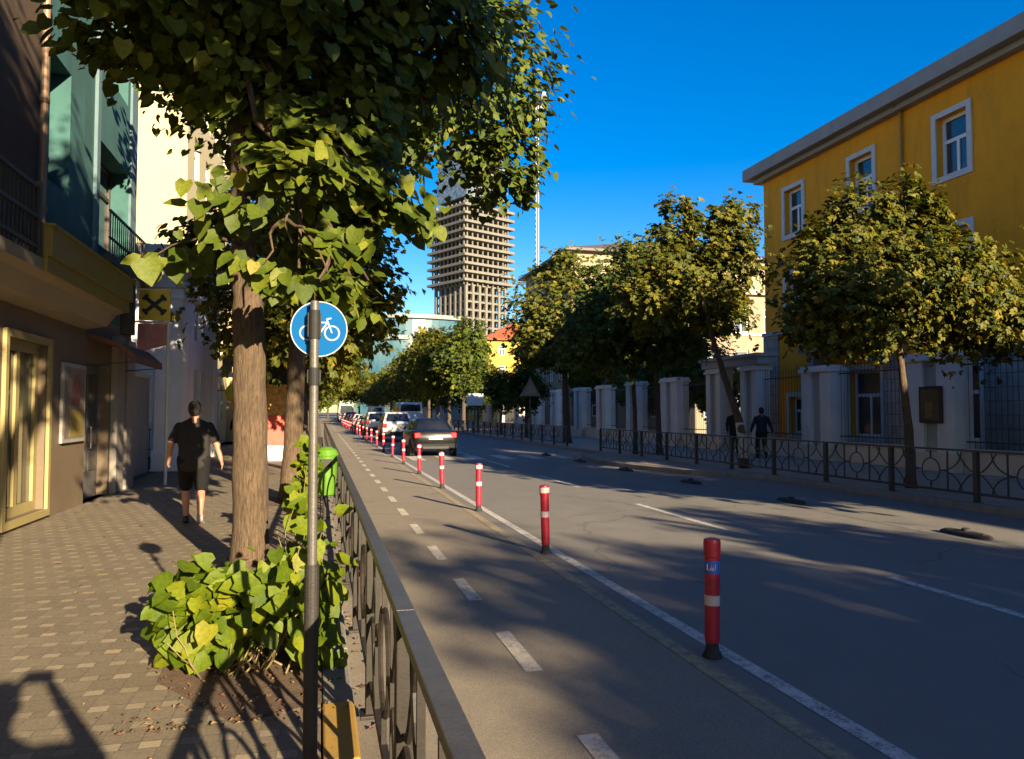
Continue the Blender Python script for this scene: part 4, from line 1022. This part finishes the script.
# right pavement row
RG = 'trees in the right pavement row'
tree('street_tree', 'broad round tree with yellowing top in front of the yellow building', (12.12, 13.8, .12),
     [(0,0,0,.10),(-.03,0,1.2,.085),(-.12,.05,2.4,.07),(-.2,.1,3.4,.055)],
     [(-.5,.2,4.3, 1.75,1.7,1.3, 2900), (1.1,-.1,4.1, 1.6,1.5,1.1, 2200), (-1.5,.4,3.7, 1.05,1.1,.8, 1500), (-.75,.3,5.6, .62,.7,.95, 850), (.25,.2,5.7, .6,.6,1.0, 900), (.95,0,5.05,.7,.7,.65,700), (-1.75,.4,5.0,.55,.6,.75,550),(2.1,-.3,3.6,.9,.9,.65,1300)],
     .205, M_LEAF_YEL, SPRAY, RG, 21, BARK, tight=.2, hollow=.55)
WHTRUNK = mat('whitewashed_bark', (.46,.40,.32), .9, .3, 9, .6)
t2 = tree('street_tree', 'slanting tree with whitewashed foot and open two-headed crown left of the yellow building', (11.85, 19.9, .12),
     [(0,0,0,.14),(-.10,.1,1.3,.115),(-.45,.3,2.6,.09),(-.75,.4,3.7,.075),(-.95,.4,4.6,.06)],
     [(-1.5,.6,5.6, 1.35,1.4,1.3, 2600), (-.3,.5,5.9, 1.05,1.2,1.4, 2100), (-1.8,.6,7.2,.6,.7,.8,800), (.0,.4,7.1,.7,.7,.85,850), (-.5,.5,4.3,.8,.9,.5,550), (-2.4,.8,5.0,1.0,1.1,1.0,1400)],
     .205, M_LEAF_YEL, SPRAY, RG, 22, BARK, tight=.19, hollow=.5)
b = MB(); trunk_mesh(b, [(0,0,.0,.147),(-.10,.1,1.3,.121)], wob=.02); b.build('whitewash', WHTRUNK, t2, smooth=True, world=False)
tree('street_tree', 'dense dark tree left of the slanting tree, with twin thin trunks', (12.3, 26.6, .12),
     [(0,0,0,.12),(-.05,0,1.6,.10),(-.1,.1,3.2,.09),(-.2,.1,5.2,.06)],
     [(-.6,.2,5.5, 2.4,2.2,1.7, 4600), (-2.0,.2,4.6, 1.6,1.7,1.3, 2300), (.9,.2,4.9, 1.5,1.6,1.3, 1900), (-.4,.2,7.1,1.2,1.3,1.1,1500)],
     .235, M_LEAF_DARK, SPRAY, RG, 23, BARK_D, tight=.22, hollow=.5)
tree('street_tree', 'slim dark tree standing just left of the twin-trunk dense tree', (11.75, 27.6, .12),
     [(0,0,0,.09),(0,0,1.6,.08),(-.05,.1,3.2,.07),(-.2,.1,4.6,.05)],
     [(-1.2,.4,4.6, 1.5,1.5,1.2, 1700), (-.5,.6,5.8, 1.2,1.3,1.1, 1300)], .235, M_LEAF_DARK, SPRAY, RG, 24, BARK_D)
tree('street_tree', 'large rounded tree with sunlit yellow-green left side beyond the crossing', (12.4, 38, .12),
     [(0,0,0,.22),(-.05,0,1.6,.19),(-.05,.1,3.,.16),(-.1,.1,5.2,.09)],
     [(-.5,.2,6.6, 2.3,2.3,2.2, 3000), (.7,.2,5.8, 2.1,2.2,1.8, 2000), (-1.0,-.2,5.0,1.7,1.7,1.2,1300), (-.1,.1,8.9,1.4,1.5,1.1,1000)],
     .28, M_LEAF_YEL, SPRAY, RG, 25, BARK_D, tight=.2)
# smaller trees inside the courtyard behind the piers
for i, (x, y_, lab) in enumerate(((19.5, 36, 'young dark tree behind the first pier past the gateway'), (20.5, 43.5, 'loose dark tree behind the pale piers left of the twin-trunk tree'), (22, 52, 'bushy tree in the yard in front of the low pale building'))):
    tree('yard_tree', lab, (x, y_, .12), [(0,0,0,.1),(0,0,1.4,.09),(.1,0,2.6,.07)], [(0,0,3.4, 1.7,1.7,1.3, 1500), (.6,.2,2.6, 1.2,1.3,.9, 700), (-.5,0,4.6,1.1,1.1,.9,700)], .33, M_LEAF_DARK, SPRAY, 'trees in the yard behind the piers', 40+i, BARK_D)
# kinds copied down the avenue
protos = []
for i, (m_, sd_) in enumerate(((M_LEAF_YEL, 51), (M_LEAF_DARK, 52), (M_LEAF_YEL, 53))):
    rr = random.Random(sd_); c = [(-.2,0,5.0, 2.1,2.1,1.9, 2600), (.9,.4,4.4, 1.5,1.6,1.3, 1300), (-1.1,-.3,4.2, 1.5,1.6,1.3, 1300), (rr.uniform(-.5,.5),0,6.7,1.2,1.2,1.1,900)]
    if i == 1: c = [(0,0,4.6,1.8,1.8,1.7,2400),(.5,.3,6.0,1.3,1.3,1.3,1200),(-.7,-.4,3.7,1.3,1.4,1.0,1000)]
    protos.append(([(0,0,0,.16),(.03,0,1.5,.14),(-.04,.05,2.8,.12),(0,0,4.6,.07)], c, m_, sd_))
done = {}
def row_tree(kind, x, y_, label, group, sc=1.):
    tr, c, m_, sd_ = protos[kind]
    if kind not in done:
        o_ = tree('street_tree', label, (0,0,.12), tr, c, .31, m_, SPRAY, group, sd_, BARK_D, tight=.22); done[kind] = o_
    else: o_ = copy_tree(done[kind])
    o_.location = (x, y_, .12); o_.rotation_euler.z = rnd.uniform(0, 6.28); o_.scale = (sc, sc, sc*rnd.uniform(.92,1.1)); o_['label'] = label; o_['group'] = group
    return o_
LG = 'trees in the left pavement row'
y_ = 21.8; k = 0
while y_ < 190:
    row_tree((0, 2, 1)[k % 3], -.55+rnd.uniform(-.1,.1), y_, '%s smaller street tree along the left kerb beyond the broad-crowned tree' % ORD[k], LG, 1.0 if k < 3 else rnd.uniform(.85, 1.1))
    y_ += 6.9+rnd.uniform(-.4,.4) if y_ < 80 else 10; k += 1
y_ = 46.; k = 0
while y_ < 200:
    sc_ = (.66, .62, .7)[k] if k < 3 else 1.28 if y_ < 100 else rnd.uniform(1.15, 1.3)
    row_tree(1 if k < 3 else (0, 2, 0, 1)[k % 4], 12.3+rnd.uniform(-.2,.2), y_, '%s tree along the right kerb beyond the large rounded tree' % ORD[k], RG, sc_)
    y_ += 7.3+rnd.uniform(-.5,.5) if y_ < 90 else 10; k += 1
# dark yard trees further behind the wall, closing the view
for i, (x, yy) in enumerate(((21,60),(19,86),(18,96),(17.5,108),(17.2,122),(17,140))):
    row_tree(1, x, yy, '%s dark tree behind the boundary piers, counted from the low pale building' % ORD[i], 'trees behind the boundary piers', .85)
for i, (x, yy, s_) in enumerate(((2,205,1.5),(8,212,1.6),(14,206,1.5),(-5,214,1.7),(5,222,1.8),(11,226,1.8))):
    row_tree((1,0,1,1,0,1)[i], x, yy, '%s of the tall trees closing the far end of the avenue' % ORD[i], 'trees at the end of the avenue', s_)
# unseen trees, shaped and spaced so their shade falls on crown and road
tree('lime_tree', 'unseen street tree behind the camera, its high crown shaped to shade the big lime tree', (-.42, -1.4, .12), [(0,0,0,.17),(.05,0,2.5,.15),(.3,0,5.,.13),(1.2,0,7.6,.08)],
     [(2.2,0,8.7, 2.4,2.4,1.9, 5200), (4.2,.2,8.7,1.8,2.2,1.8,4200), (.2,.1,8.8,2.0,2.0,1.7,3400)], .20, M_LEAF_DARK, OVAL, LG, 77, BARK, tight=.2)
for i, (x, yy, s_, kd) in enumerate(((12.2,5.2,.82,0),(12.3,-9.5,.9,1),(12.2,-18,1.05,2),(12.2,-24,1.42,1),(12.2,-31.5,1.3,2))):
    row_tree(kd, x, yy, '%s unseen right pavement tree sized and spaced to shade the road' % ORD[i], RG, s_)
# ------------------------------------------------------------------ cars
CARGLASS = glass_mat('car_glass', (.012,.014,.017), .05, .8); TAIL = mat('tail_lamp_red', (.45,.012,.012), .25, .1, 8, 0, spec=.6); TYRE = mat('tyre_rubber', (.018,.018,.018), .85)
ALLOY = mat('alloy_rim', (.45,.45,.46), .35, .1, 8, 0, metal=.7); PLATE = mat('pale_number_plate', (.58,.66,.60), .45, .05); DARKP = mat('black_car_plastic', (.02,.02,.021), .6); LAMP = mat('clear_lamp', (.7,.7,.68), .15, .05)
CAR = {  # stations: y, half width, z low, z belt ; cabin: bottom rear, top rear, top front, bottom front, half widths, roof
 'sedan': dict(st=[(-2.30,.70,.44,.80),(-2.24,.82,.34,.98),(-1.95,.88,.24,1.03),(-.9,.90,.2,1.0),(.6,.90,.2,.97),(1.5,.88,.22,.90),(2.1,.80,.28,.76),(2.28,.64,.38,.62)], cab=(-1.62,-.95,.25,1.12,.80,.60,1.47)),
 'hatchback': dict(st=[(-2.02,.72,.44,.85),(-1.98,.82,.34,1.0),(-1.75,.87,.24,1.03),(-.8,.88,.2,1.0),(.5,.88,.2,.98),(1.3,.86,.22,.92),(1.85,.78,.28,.78),(2.0,.62,.38,.64)], cab=(-1.92,-1.5,.2,1.05,.79,.60,1.5)),
 'suv': dict(st=[(-2.25,.78,.5,.95),(-2.2,.88,.4,1.12),(-1.95,.92,.3,1.16),(-.8,.93,.26,1.13),(.6,.93,.26,1.1),(1.5,.91,.28,1.04),(2.1,.82,.36,.9),(2.25,.66,.44,.75)], cab=(-2.12,-1.78,.3,1.12,.84,.68,1.72)),
 'van': dict(st=[(-2.6,.9,.45,1.25),(-2.56,.96,.36,1.3),(-2.2,.98,.28,1.32),(-.8,.98,.26,1.3),(1.2,.98,.26,1.28),(1.9,.96,.28,1.2),(2.4,.86,.36,.98),(2.55,.7,.46,.8)], cab=(-2.55,-2.48,1.2,1.9,.95,.86,2.45)),
 'bus': dict(st=[(-4.5,1.16,.45,1.35),(-4.46,1.22,.36,1.4),(-4.1,1.24,.3,1.4),(-1,1.24,.3,1.4),(1,1.24,.3,1.4),(3.6,1.24,.3,1.4),(4.3,1.2,.36,1.35),(4.5,1.1,.45,1.3)], cab=(-4.44,-4.38,4.3,4.45,1.22,1.16,3.0)),
}
def car(name, label, x, y_, kind, paintm, group):
    d = CAR[kind]; t = thing(name, label, 'bus' if kind == 'bus' else 'van' if kind == 'van' else 'car', (x, y_, 0), 0, group)
    b = MB(); vs = []; fs = []; K = 0
    for (yy, hw, zl, zb) in d['st']:
        half = [(0,zl),(hw*.84,zl),(hw*.96,zl+.10),(hw,zl+(zb-zl)*.5),(hw*.985,zl+(zb-zl)*.72),(hw*.94,zb-.04),(hw*.86,zb),(0,zb+.025)]
        ringp = half + [(-px, pz) for px, pz in half[-2:0:-1]]; K = len(ringp)
        vs += [(px, yy, pz) for px, pz in ringp]
    n_ = len(d['st'])
    for i in range(n_-1):
        for j in range(K): fs.append((i*K+j, (i+1)*K+j, (i+1)*K+(j+1) % K, i*K+(j+1) % K))
    fs.append(tuple(range(K))); fs.append(tuple((n_-1)*K+j for j in range(K-1, -1, -1)))
    b.add(vs, fs)
    yr, ytr, ytf, yf, wb_, wt, zr = d['cab']
    def belt(yy):
        for a, c in zip(d['st'], d['st'][1:]):
            if a[0] <= yy <= c[0]: return a[3]+(c[3]-a[3])*(yy-a[0])/(c[0]-a[0])
        return d['st'][0][3] if yy < 0 else d['st'][-1][3]
    zb1, zb2 = belt(yr)-.02, belt(yf)-.02
    B_ = [(-wb_,yr,zb1),(wb_,yr,zb1),(wb_,yf,zb2),(-wb_,yf,zb2)]; T_ = [(-wt,ytr,zr-.05),(wt,ytr,zr-.05),(wt,ytf,zr-.06),(-wt,ytf,zr-.06)]
    U_ = [(-wt*.84,ytr+.13,zr),(wt*.84,ytr+.13,zr),(wt*.84,ytf-.16,zr),(-wt*.84,ytf-.16,zr)]
    fc = [(8,9,10,11)]
    for i in range(4): j = (i+1) % 4; fc += [(i,j,4+j,4+i),(4+i,4+j,8+j,8+i)]
    b.add(B_+T_+U_, fc)
    bodyo = b.build('body', paintm, t, smooth=False, world=False, bevel=.03)
    for p in bodyo.data.polygons: p.use_smooth = True
    def pane(nm, i, j, lo, hi, s0, s1):
        A, Bq, C_, D_ = Vector(B_[i]), Vector(B_[j]), Vector(T_[j]), Vector(T_[i])
        def Q(s_, tt_): return A.lerp(Bq, s_).lerp(D_.lerp(C_, s_), tt_)
        nn = (Bq-A).cross(D_-A).normalized()*.008
        q = MB(); p = [Q(s0,lo)+nn, Q(s1,lo)+nn, Q(s1,hi)+nn, Q(s0,hi)+nn]; p2 = [v_-nn*1.5 for v_ in p]
        q.add(p+p2, [(0,1,2,3),(7,6,5,4),(0,4,5,1),(1,5,6,2),(2,6,7,3),(3,7,4,0)]); q.build(nm, CARGLASS, t, world=False)
    lo_ = .45 if kind == 'van' else .1
    pane('rear_window', 0, 1, lo_, .9, .09, .91); pane('windscreen', 2, 3, .08, .92, .06, .94)
    for i, j in ((1,2),(3,0)):
        if kind == 'bus':
            for k in range(5): pane('side_window', i, j, .1, .85, .03+k*.19, .2+k*.19)
        else:
            for (a, c) in ((.08,.36),(.39,.66),(.69,.92)): pane('side_window', i, j, .1, .88, a, c)
    yr0, hw, zl, zb = d['st'][1]; ylow = d['st'][0][0]
    for sx in (-1, 1):
        q = MB(); q.box((sx*hw*.70 if sx > 0 else -hw*.99, ylow-.005, zl+(zb-zl)*.60), (hw*.99 if sx > 0 else -hw*.70, ylow+.18, zl+(zb-zl)*.92)); q.build('taillight', TAIL, t, world=False, bevel=.03)
        f_ = d['st'][-2]; q = MB(); q.box((sx*f_[1]*.62 if sx > 0 else -f_[1]*.98, f_[0]-.02, f_[3]-.2), (f_[1]*.98 if sx > 0 else -f_[1]*.62, f_[0]+.12, f_[3]-.06)); q.build('headlight', LAMP, t, world=False, bevel=.02)
        q = MB(); zm = belt(yf-.35)+.06; q.box((sx*(wb_+.02) if sx > 0 else -(wb_+.24), yf-.5, zm), ((wb_+.24) if sx > 0 else -(wb_+.02), yf-.38, zm+.14)); q.build('mirror', DARKP, t, world=False, bevel=.03)
    q = MB(); q.box((-.26, ylow-.022, zl+(zb-zl)*.52), (.26, ylow-.004, zl+(zb-zl)*.52+.115)); q.build('number_plate', PLATE, t, world=False)
    q = MB(); q.box((-hw*.93, ylow-.05, zl-.02), (hw*.93, ylow+.2, zl+.2)); q.build('bumper', DARKP if kind in ('suv','van') else paintm, t, world=False, bevel=.04)
    q = MB(); q.box((-hw*.6, ylow-.053, zl-.015), (hw*.6, ylow+.0, zl+.07)); q.build('diffuser', DARKP, t, world=False)
    rw = .47 if kind == 'bus' else .32 if kind != 'suv' else .36
    L_ = d['st'][-1][0]
    for sy in (-L_*.61, L_*.64):
        for sx in (-1, 1):
            xw = sx*(d['st'][3][1]-.09)
            q = MB(); prof = [(rw*.62,-.1),(rw*.94,-.105),(rw,-.07),(rw,.07),(rw*.94,.105),(rw*.62,.1)]; q.lathe(prof, n=20)
            q.v = [(xw+p[2], sy+p[0], rw+p[1]) for p in q.v]; wh_ = q.build('wheel', TYRE, t, world=False)
            q = MB(); q.lathe([(.02,-.03),(rw*.3,-.05),(rw*.62,-.085),(rw*.64,-.04)], n=16); q.v = [(xw-sx*p[2]*1.0+sx*.005*0, sy+p[0], rw+p[1]) for p in q.v]; q.build('rim', ALLOY, wh_, world=False)
            q = MB(); q.lathe([(rw*1.16,-.02),(rw*1.16,.02),(rw*.5,.02),(rw*.5,-.02)], n=20); q.v = [(sx*(d['st'][3][1]-.012)+p[2], sy+p[0], rw+p[1]) for p in q.v if True]; q.build('wheel_arch', DARKP, t, world=False)
    return t
def carpaint(name, c): return mat('car_paint_'+name, c, .3, .05, 2, 0, spec=.2, coat=.08)
P_BLACK = carpaint('black', (.006,.0065,.008)); P_WHITE = carpaint('white', (.42,.42,.42)); P_SILV = carpaint('silver', (.34,.35,.36)); P_RED = carpaint('red', (.40,.02,.02)); P_BLUE = carpaint('blue', (.03,.06,.16)); P_GREY = carpaint('grey', (.11,.115,.12)); P_CREAM = carpaint('cream', (.5,.49,.44))
CG = 'cars queueing along the avenue'
car('parked_car', 'black saloon car with red tail lamps, nearest of the traffic queue', 4.3, 31.6, 'sedan', P_BLACK, CG)
car('parked_car', 'white hatchback with dark rear window ahead of the black saloon', 4.36, 46.8, 'suv', P_WHITE, CG)
car('delivery_van', 'white box van standing in the next lane beyond the white hatchback', 6.6, 60.5, 'van', P_WHITE, CG)
car('parked_car', 'cream estate car with light roof left of the white hatchback', 4.2, 60.5, 'suv', P_CREAM, CG)
for i, (x, yy, kd, pm_, nm) in enumerate(((4.25,69.,'hatchback',P_GREY,'dark grey hatchback ahead of the cream estate car'),(4.3,77.5,'sedan',P_SILV,'silver saloon ahead of the dark grey hatchback'),(4.25,86,'hatchback',P_WHITE,'small white hatchback ahead of the silver saloon'),
    (4.3,95,'hatchback',P_RED,'red hatchback in the middle of the far queue'),(4.25,104,'sedan',P_SILV,'silver saloon ahead of the red hatchback'),(4.3,114,'suv',P_RED,'red off-roader near the far end of the queue'),(4.3,125,'hatchback',P_WHITE,'white hatchback near the far end of the queue'),
    (4.3,137,'bus',P_WHITE,'white bus at the far end of the queue'),(7.1,74,'sedan',P_BLUE,'dark blue saloon in the right lane'),(7.1,88,'hatchback',P_GREY,'dark grey hatchback in the right lane'),(7.1,104,'van',P_CREAM,'cream van in the right lane'))):
    car('city_bus' if kd == 'bus' else 'delivery_van' if kd == 'van' else 'parked_car', nm, x, yy, kd, pm_, CG)

# ------------------------------------------------------------------ people
def blob(name, prims, m, parent, voxel=.012, sm=6):
    """union of tapered limbs and balls, fused into one smooth skin; prims: ('c', p, q, rp, rq) or ('b', c, (rx,ry,rz))"""
    b = MB()
    for p in prims:
        if p[0] == 'b': b.ball(p[1], p[2], 10)
        else:
            b.ball(p[1], p[3], 8); b.ball(p[2], p[4], 8); b.tube([(*p[1], p[3]), (*p[2], p[4])], 14)
    o_ = b.build(name, m, None)
    r_ = o_.modifiers.new('remesh', 'REMESH'); r_.mode = 'VOXEL'; r_.voxel_size = voxel; r_.use_smooth_shade = True
    s_ = o_.modifiers.new('smooth', 'SMOOTH'); s_.iterations = sm; s_.factor = .5
    dg = bpy.context.evaluated_depsgraph_get(); me = bpy.data.meshes.new_from_object(o_.evaluated_get(dg))
    bpy.data.objects.remove(o_); me.name = name
    me.materials.clear(); me.materials.append(m)
    me.polygons.foreach_set('use_smooth', [True]*len(me.polygons))
    n_ = bpy.data.objects.new(name, me); COL.objects.link(n_); n_.parent = parent
    return n_
SKIN = mat('skin', (.33,.16,.105), .5, .1, 6, .05); HAIR = mat('dark_hair', (.015,.012,.01), .7, .3, 40, .5)
def hand(pr, wr, el, side, curl=.5):
    """palm, four bent fingers of different length and a thumb, continuing the forearm"""
    wr = Vector(wr); d = (wr-Vector(el)).normalized(); f = Vector((0, 1, 0)); f = (f-d*f.dot(d)).normalized()     # f: thumb side points forward
    n_ = Vector((-side, 0, 0)); n_ = (n_-d*n_.dot(d)-f*n_.dot(f)).normalized()                                     # palm faces the body
    pc = wr+d*.05
    pr.append(('c', wr, wr+d*.075, .024, .026)); pr.append(('c', wr+d*.03+f*.022, wr+d*.085+f*.028, .016, .014)); pr.append(('c', wr+d*.03-f*.022, wr+d*.08-f*.03, .016, .013))
    for k, (off, L) in enumerate(((.030,.068),(.010,.078),(-.011,.072),(-.030,.056))):
        a = wr+d*.088+f*off; b_ = a+d*L*.5+n_*L*.5*curl*.5; c_ = b_+d*L*.42*(1-curl*.5)+n_*L*.5*curl
        pr.append(('c', a, b_, .0098, .0092)); pr.append(('c', b_, c_, .0092, .0078))
    a = wr+d*.03+f*.03; b_ = a+d*.03+f*.03+n_*.01; pr.append(('c', a, b_, .0125, .0108)); pr.append(('c', b_, b_+d*.034+f*.006+n_*.012, .0108, .0085))
def person(label, loc, rz, pose, shirt, legs, shoe, sleeve='short', trousers='shorts', s_=1., voxel=.011, hairm=None, group=None, stout=1.):
    t = thing('person', label, 'person', loc, rz, group); t.scale = (s_, s_, s_)
    if pose == 'walk':
        A = {-1: ((-.20,.0,1.39), (-.30,-.07,1.15), (-.335,.09,.93)), 1: ((.20,.0,1.39), (.30,.03,1.15), (.36,-.03,.92))}
        Lg = {-1: ((-.095,.0,.92), (-.11,.20,.505), (-.10,.20,.085)), 1: ((.095,.0,.92), (.105,.03,.49), (.10,-.20,.14))}; heel = {-1: 0, 1: .35}
    elif pose == 'photo':
        A = {-1: ((-.20,.03,1.39), (-.33,.28,1.30), (-.095,.50,1.56)), 1: ((.20,.03,1.39), (.33,.28,1.30), (.095,.50,1.56))}
        Lg = {-1: ((-.095,0,.92), (-.11,.03,.5), (-.12,-.01,.085)), 1: ((.095,0,.92), (.11,.03,.5), (.12,-.01,.085))}; heel = {-1: 0, 1: 0}
    else:
        A = {-1: ((-.20,.0,1.39), (-.26,-.03,1.15), (-.25,.05,.90)), 1: ((.20,.0,1.39), (.26,-.03,1.15), (.25,.05,.90))}
        Lg = {-1: ((-.09,0,.92), (-.10,.04,.5), (-.11,.0,.085)), 1: ((.09,0,.92), (.10,.0,.5), (.11,-.04,.085))}; heel = {-1: 0, 1: 0}
    pr = [('c',(0,.0,.98),(0,.01,1.30),.10,.10), ('c',(-.12,.0,1.37),(.12,.0,1.37),.06,.06), ('c',(0,-.005,1.44),(0,.015,1.57),.066,.06),
          ('b',(0,.03,1.635),(.082,.10,.118)), ('b',(0,.055,1.585),(.056,.066,.062)), ('c',(0,.122,1.64),(0,.141,1.62),.012,.016),
          ('b',(-.085,.02,1.63),(.012,.022,.034)), ('b',(.085,.02,1.63),(.012,.022,.034)), ('c',(-.028,.112,1.578),(.028,.112,1.578),.010,.010), ('c',(-.04,.113,1.67),(.04,.113,1.67),.012,.012)]
    for sd in (-1, 1):
        a, e, w_ = A[sd]; pr += [('c', a, e, .058, .05), ('c', e, w_, .05, .031)]
        hand(pr, w_, e, sd, .55 if pose != 'photo' else .9)
        h_, k_, an = Lg[sd]; pr += [('c', h_, k_, .088*stout, .058), ('c', k_, (k_[0]*.5+an[0]*.5, k_[1]*.45+an[1]*.55-.018, k_[2]*.6+an[2]*.4), .056, .057), ('c', (k_[0]*.5+an[0]*.5, k_[1]*.45+an[1]*.55-.018, k_[2]*.6+an[2]*.4), an, .055, .037)]
        pr.append(('c', an, (an[0], an[1]+.1, max(.03, an[2]-.05-heel[sd]*.2)), .036, .03))
    blob('body', pr, SKIN, t, voxel)
    if voxel < .012:
        b = MB()
        for sx in (-1, 1): b.ball((sx*.031, .122, 1.643), (.014,.008,.009), 6)
        b.build('eyes', SWHITE, t, smooth=True, world=False)
    blob('hair', [('b',(0,.012,1.668),(.091,.104,.102)), ('b',(0,-.03,1.62),(.085,.077,.09))], hairm or HAIR, t, .012, 3)
    pr = []
    for zz, w_, r_ in ((.88,.058,.128),(.95,.06,.13),(1.01,.06,.128),(1.07,.06,.126),(1.14,.066,.125),(1.21,.076,.124),(1.28,.09,.118),(1.34,.108,.103),(1.385,.128,.085),(1.425,.10,.062),(1.455,.06,.055),(1.475,.03,.056)):
        q_ = stout if zz < 1.3 else 1; pr.append(('c',(-w_*q_,-.004,zz),(w_*q_,-.004,zz),r_*(1+(q_-1)*.4),r_*(1+(q_-1)*.4)))
    for sd in (-1, 1):
        a, e, w_ = [Vector(q) for q in A[sd]]
        pr.append(('c', a, a.lerp(e, .72 if sleeve == 'short' else 1), (.068), .072 if sleeve == 'short' else .06))
        if sleeve == 'long': pr.append(('c', e, e.lerp(w_, .93), .058, .042))
    blob('shirt', pr, shirt, t, .013, 4)
    pr = [('b',(0,.0,.945),(.165*stout,.135,.12)), ('c',(-.07,-.03,.88),(.07,-.03,.88),.11,.11)]
    for sd in (-1, 1):
        h_, k_, an = [Vector(q) for q in Lg[sd]]
        if trousers == 'shorts': pr += [('c', h_, h_.lerp(k_, .90), .112*stout, .093)]
        else: pr += [('c', h_, k_, .108, .078), ('c', k_, k_.lerp(an, .92), .076, .06)]
    blob('shorts' if trousers == 'shorts' else 'trousers', pr, legs, t, .013, 4)
    for sd in (-1, 1):
        an = Vector(Lg[sd][2]); tilt = heel[sd]
        toe = Vector((an.x+sd*.012, an.y+.145, max(.036, an.z-.05-tilt*.25))); hl = Vector((an.x, an.y-.045, max(.042, an.z-.04)))
        blob('shoe', [('c', hl, toe, .043, .040), ('c', hl+Vector((0,.01,.02)), an+Vector((0,.02,-.0)), .045, .046), ('b', toe, (.045,.06,.034))], shoe[0 if sd < 0 else 1], t, .011, 3)
    return t
def cloth(name, c): return mat('cloth_'+name, c, .9, .15, 14, .35, spec=.2)
BLK = cloth('black', (.024,.022,.020)); BLK2 = cloth('black_shorts', (.008,.008,.009)); NAVY = cloth('navy', (.02,.025,.04)); DSH = mat('dark_shoe', (.02,.018,.018), .6); LSH = mat('grey_shoe', (.28,.27,.26), .6)
person('man in black T-shirt and black shorts walking away along the left pavement', (-1.74, 11.8, .12), R(6), 'walk', BLK, BLK2, (DSH, LSH), stout=1.22)
person('distant walker in dark clothes ahead of the man in shorts', (-3.0, 31.5, .12), R(4), 'walk', NAVY, NAVY, (DSH, DSH), 'long', 'trousers', voxel=.014)
person('dark clothed pedestrian behind the railing next to the gateway pier', (14.6, 25.2, .12), R(150), 'stand', BLK, NAVY, (DSH, DSH), 'long', 'trousers', voxel=.014)
person('dark clothed pedestrian in front of the small white window of the yellow building', (14.7, 23.6, .12), R(-20), 'walk', NAVY, BLK, (DSH, DSH), 'long', 'trousers', voxel=.014)
pg = person('person holding a phone up, whose shadow lies at the lower left of the pavement', (-.02, -.60, .12), 0, 'photo', BLK, NAVY, (DSH, DSH), 'short', 'trousers', s_=1.04, voxel=.0115)
t = thing('mobile_phone', 'black phone held up by the person taking the picture', 'phone', (0, -.045, 1.80))
b = MB(); b.box((-.078,-.005,-.038),(.078,.004,.038)); b.build('case', mat('phone_black', (.015,.015,.016), .3), t, world=False, bevel=.003)
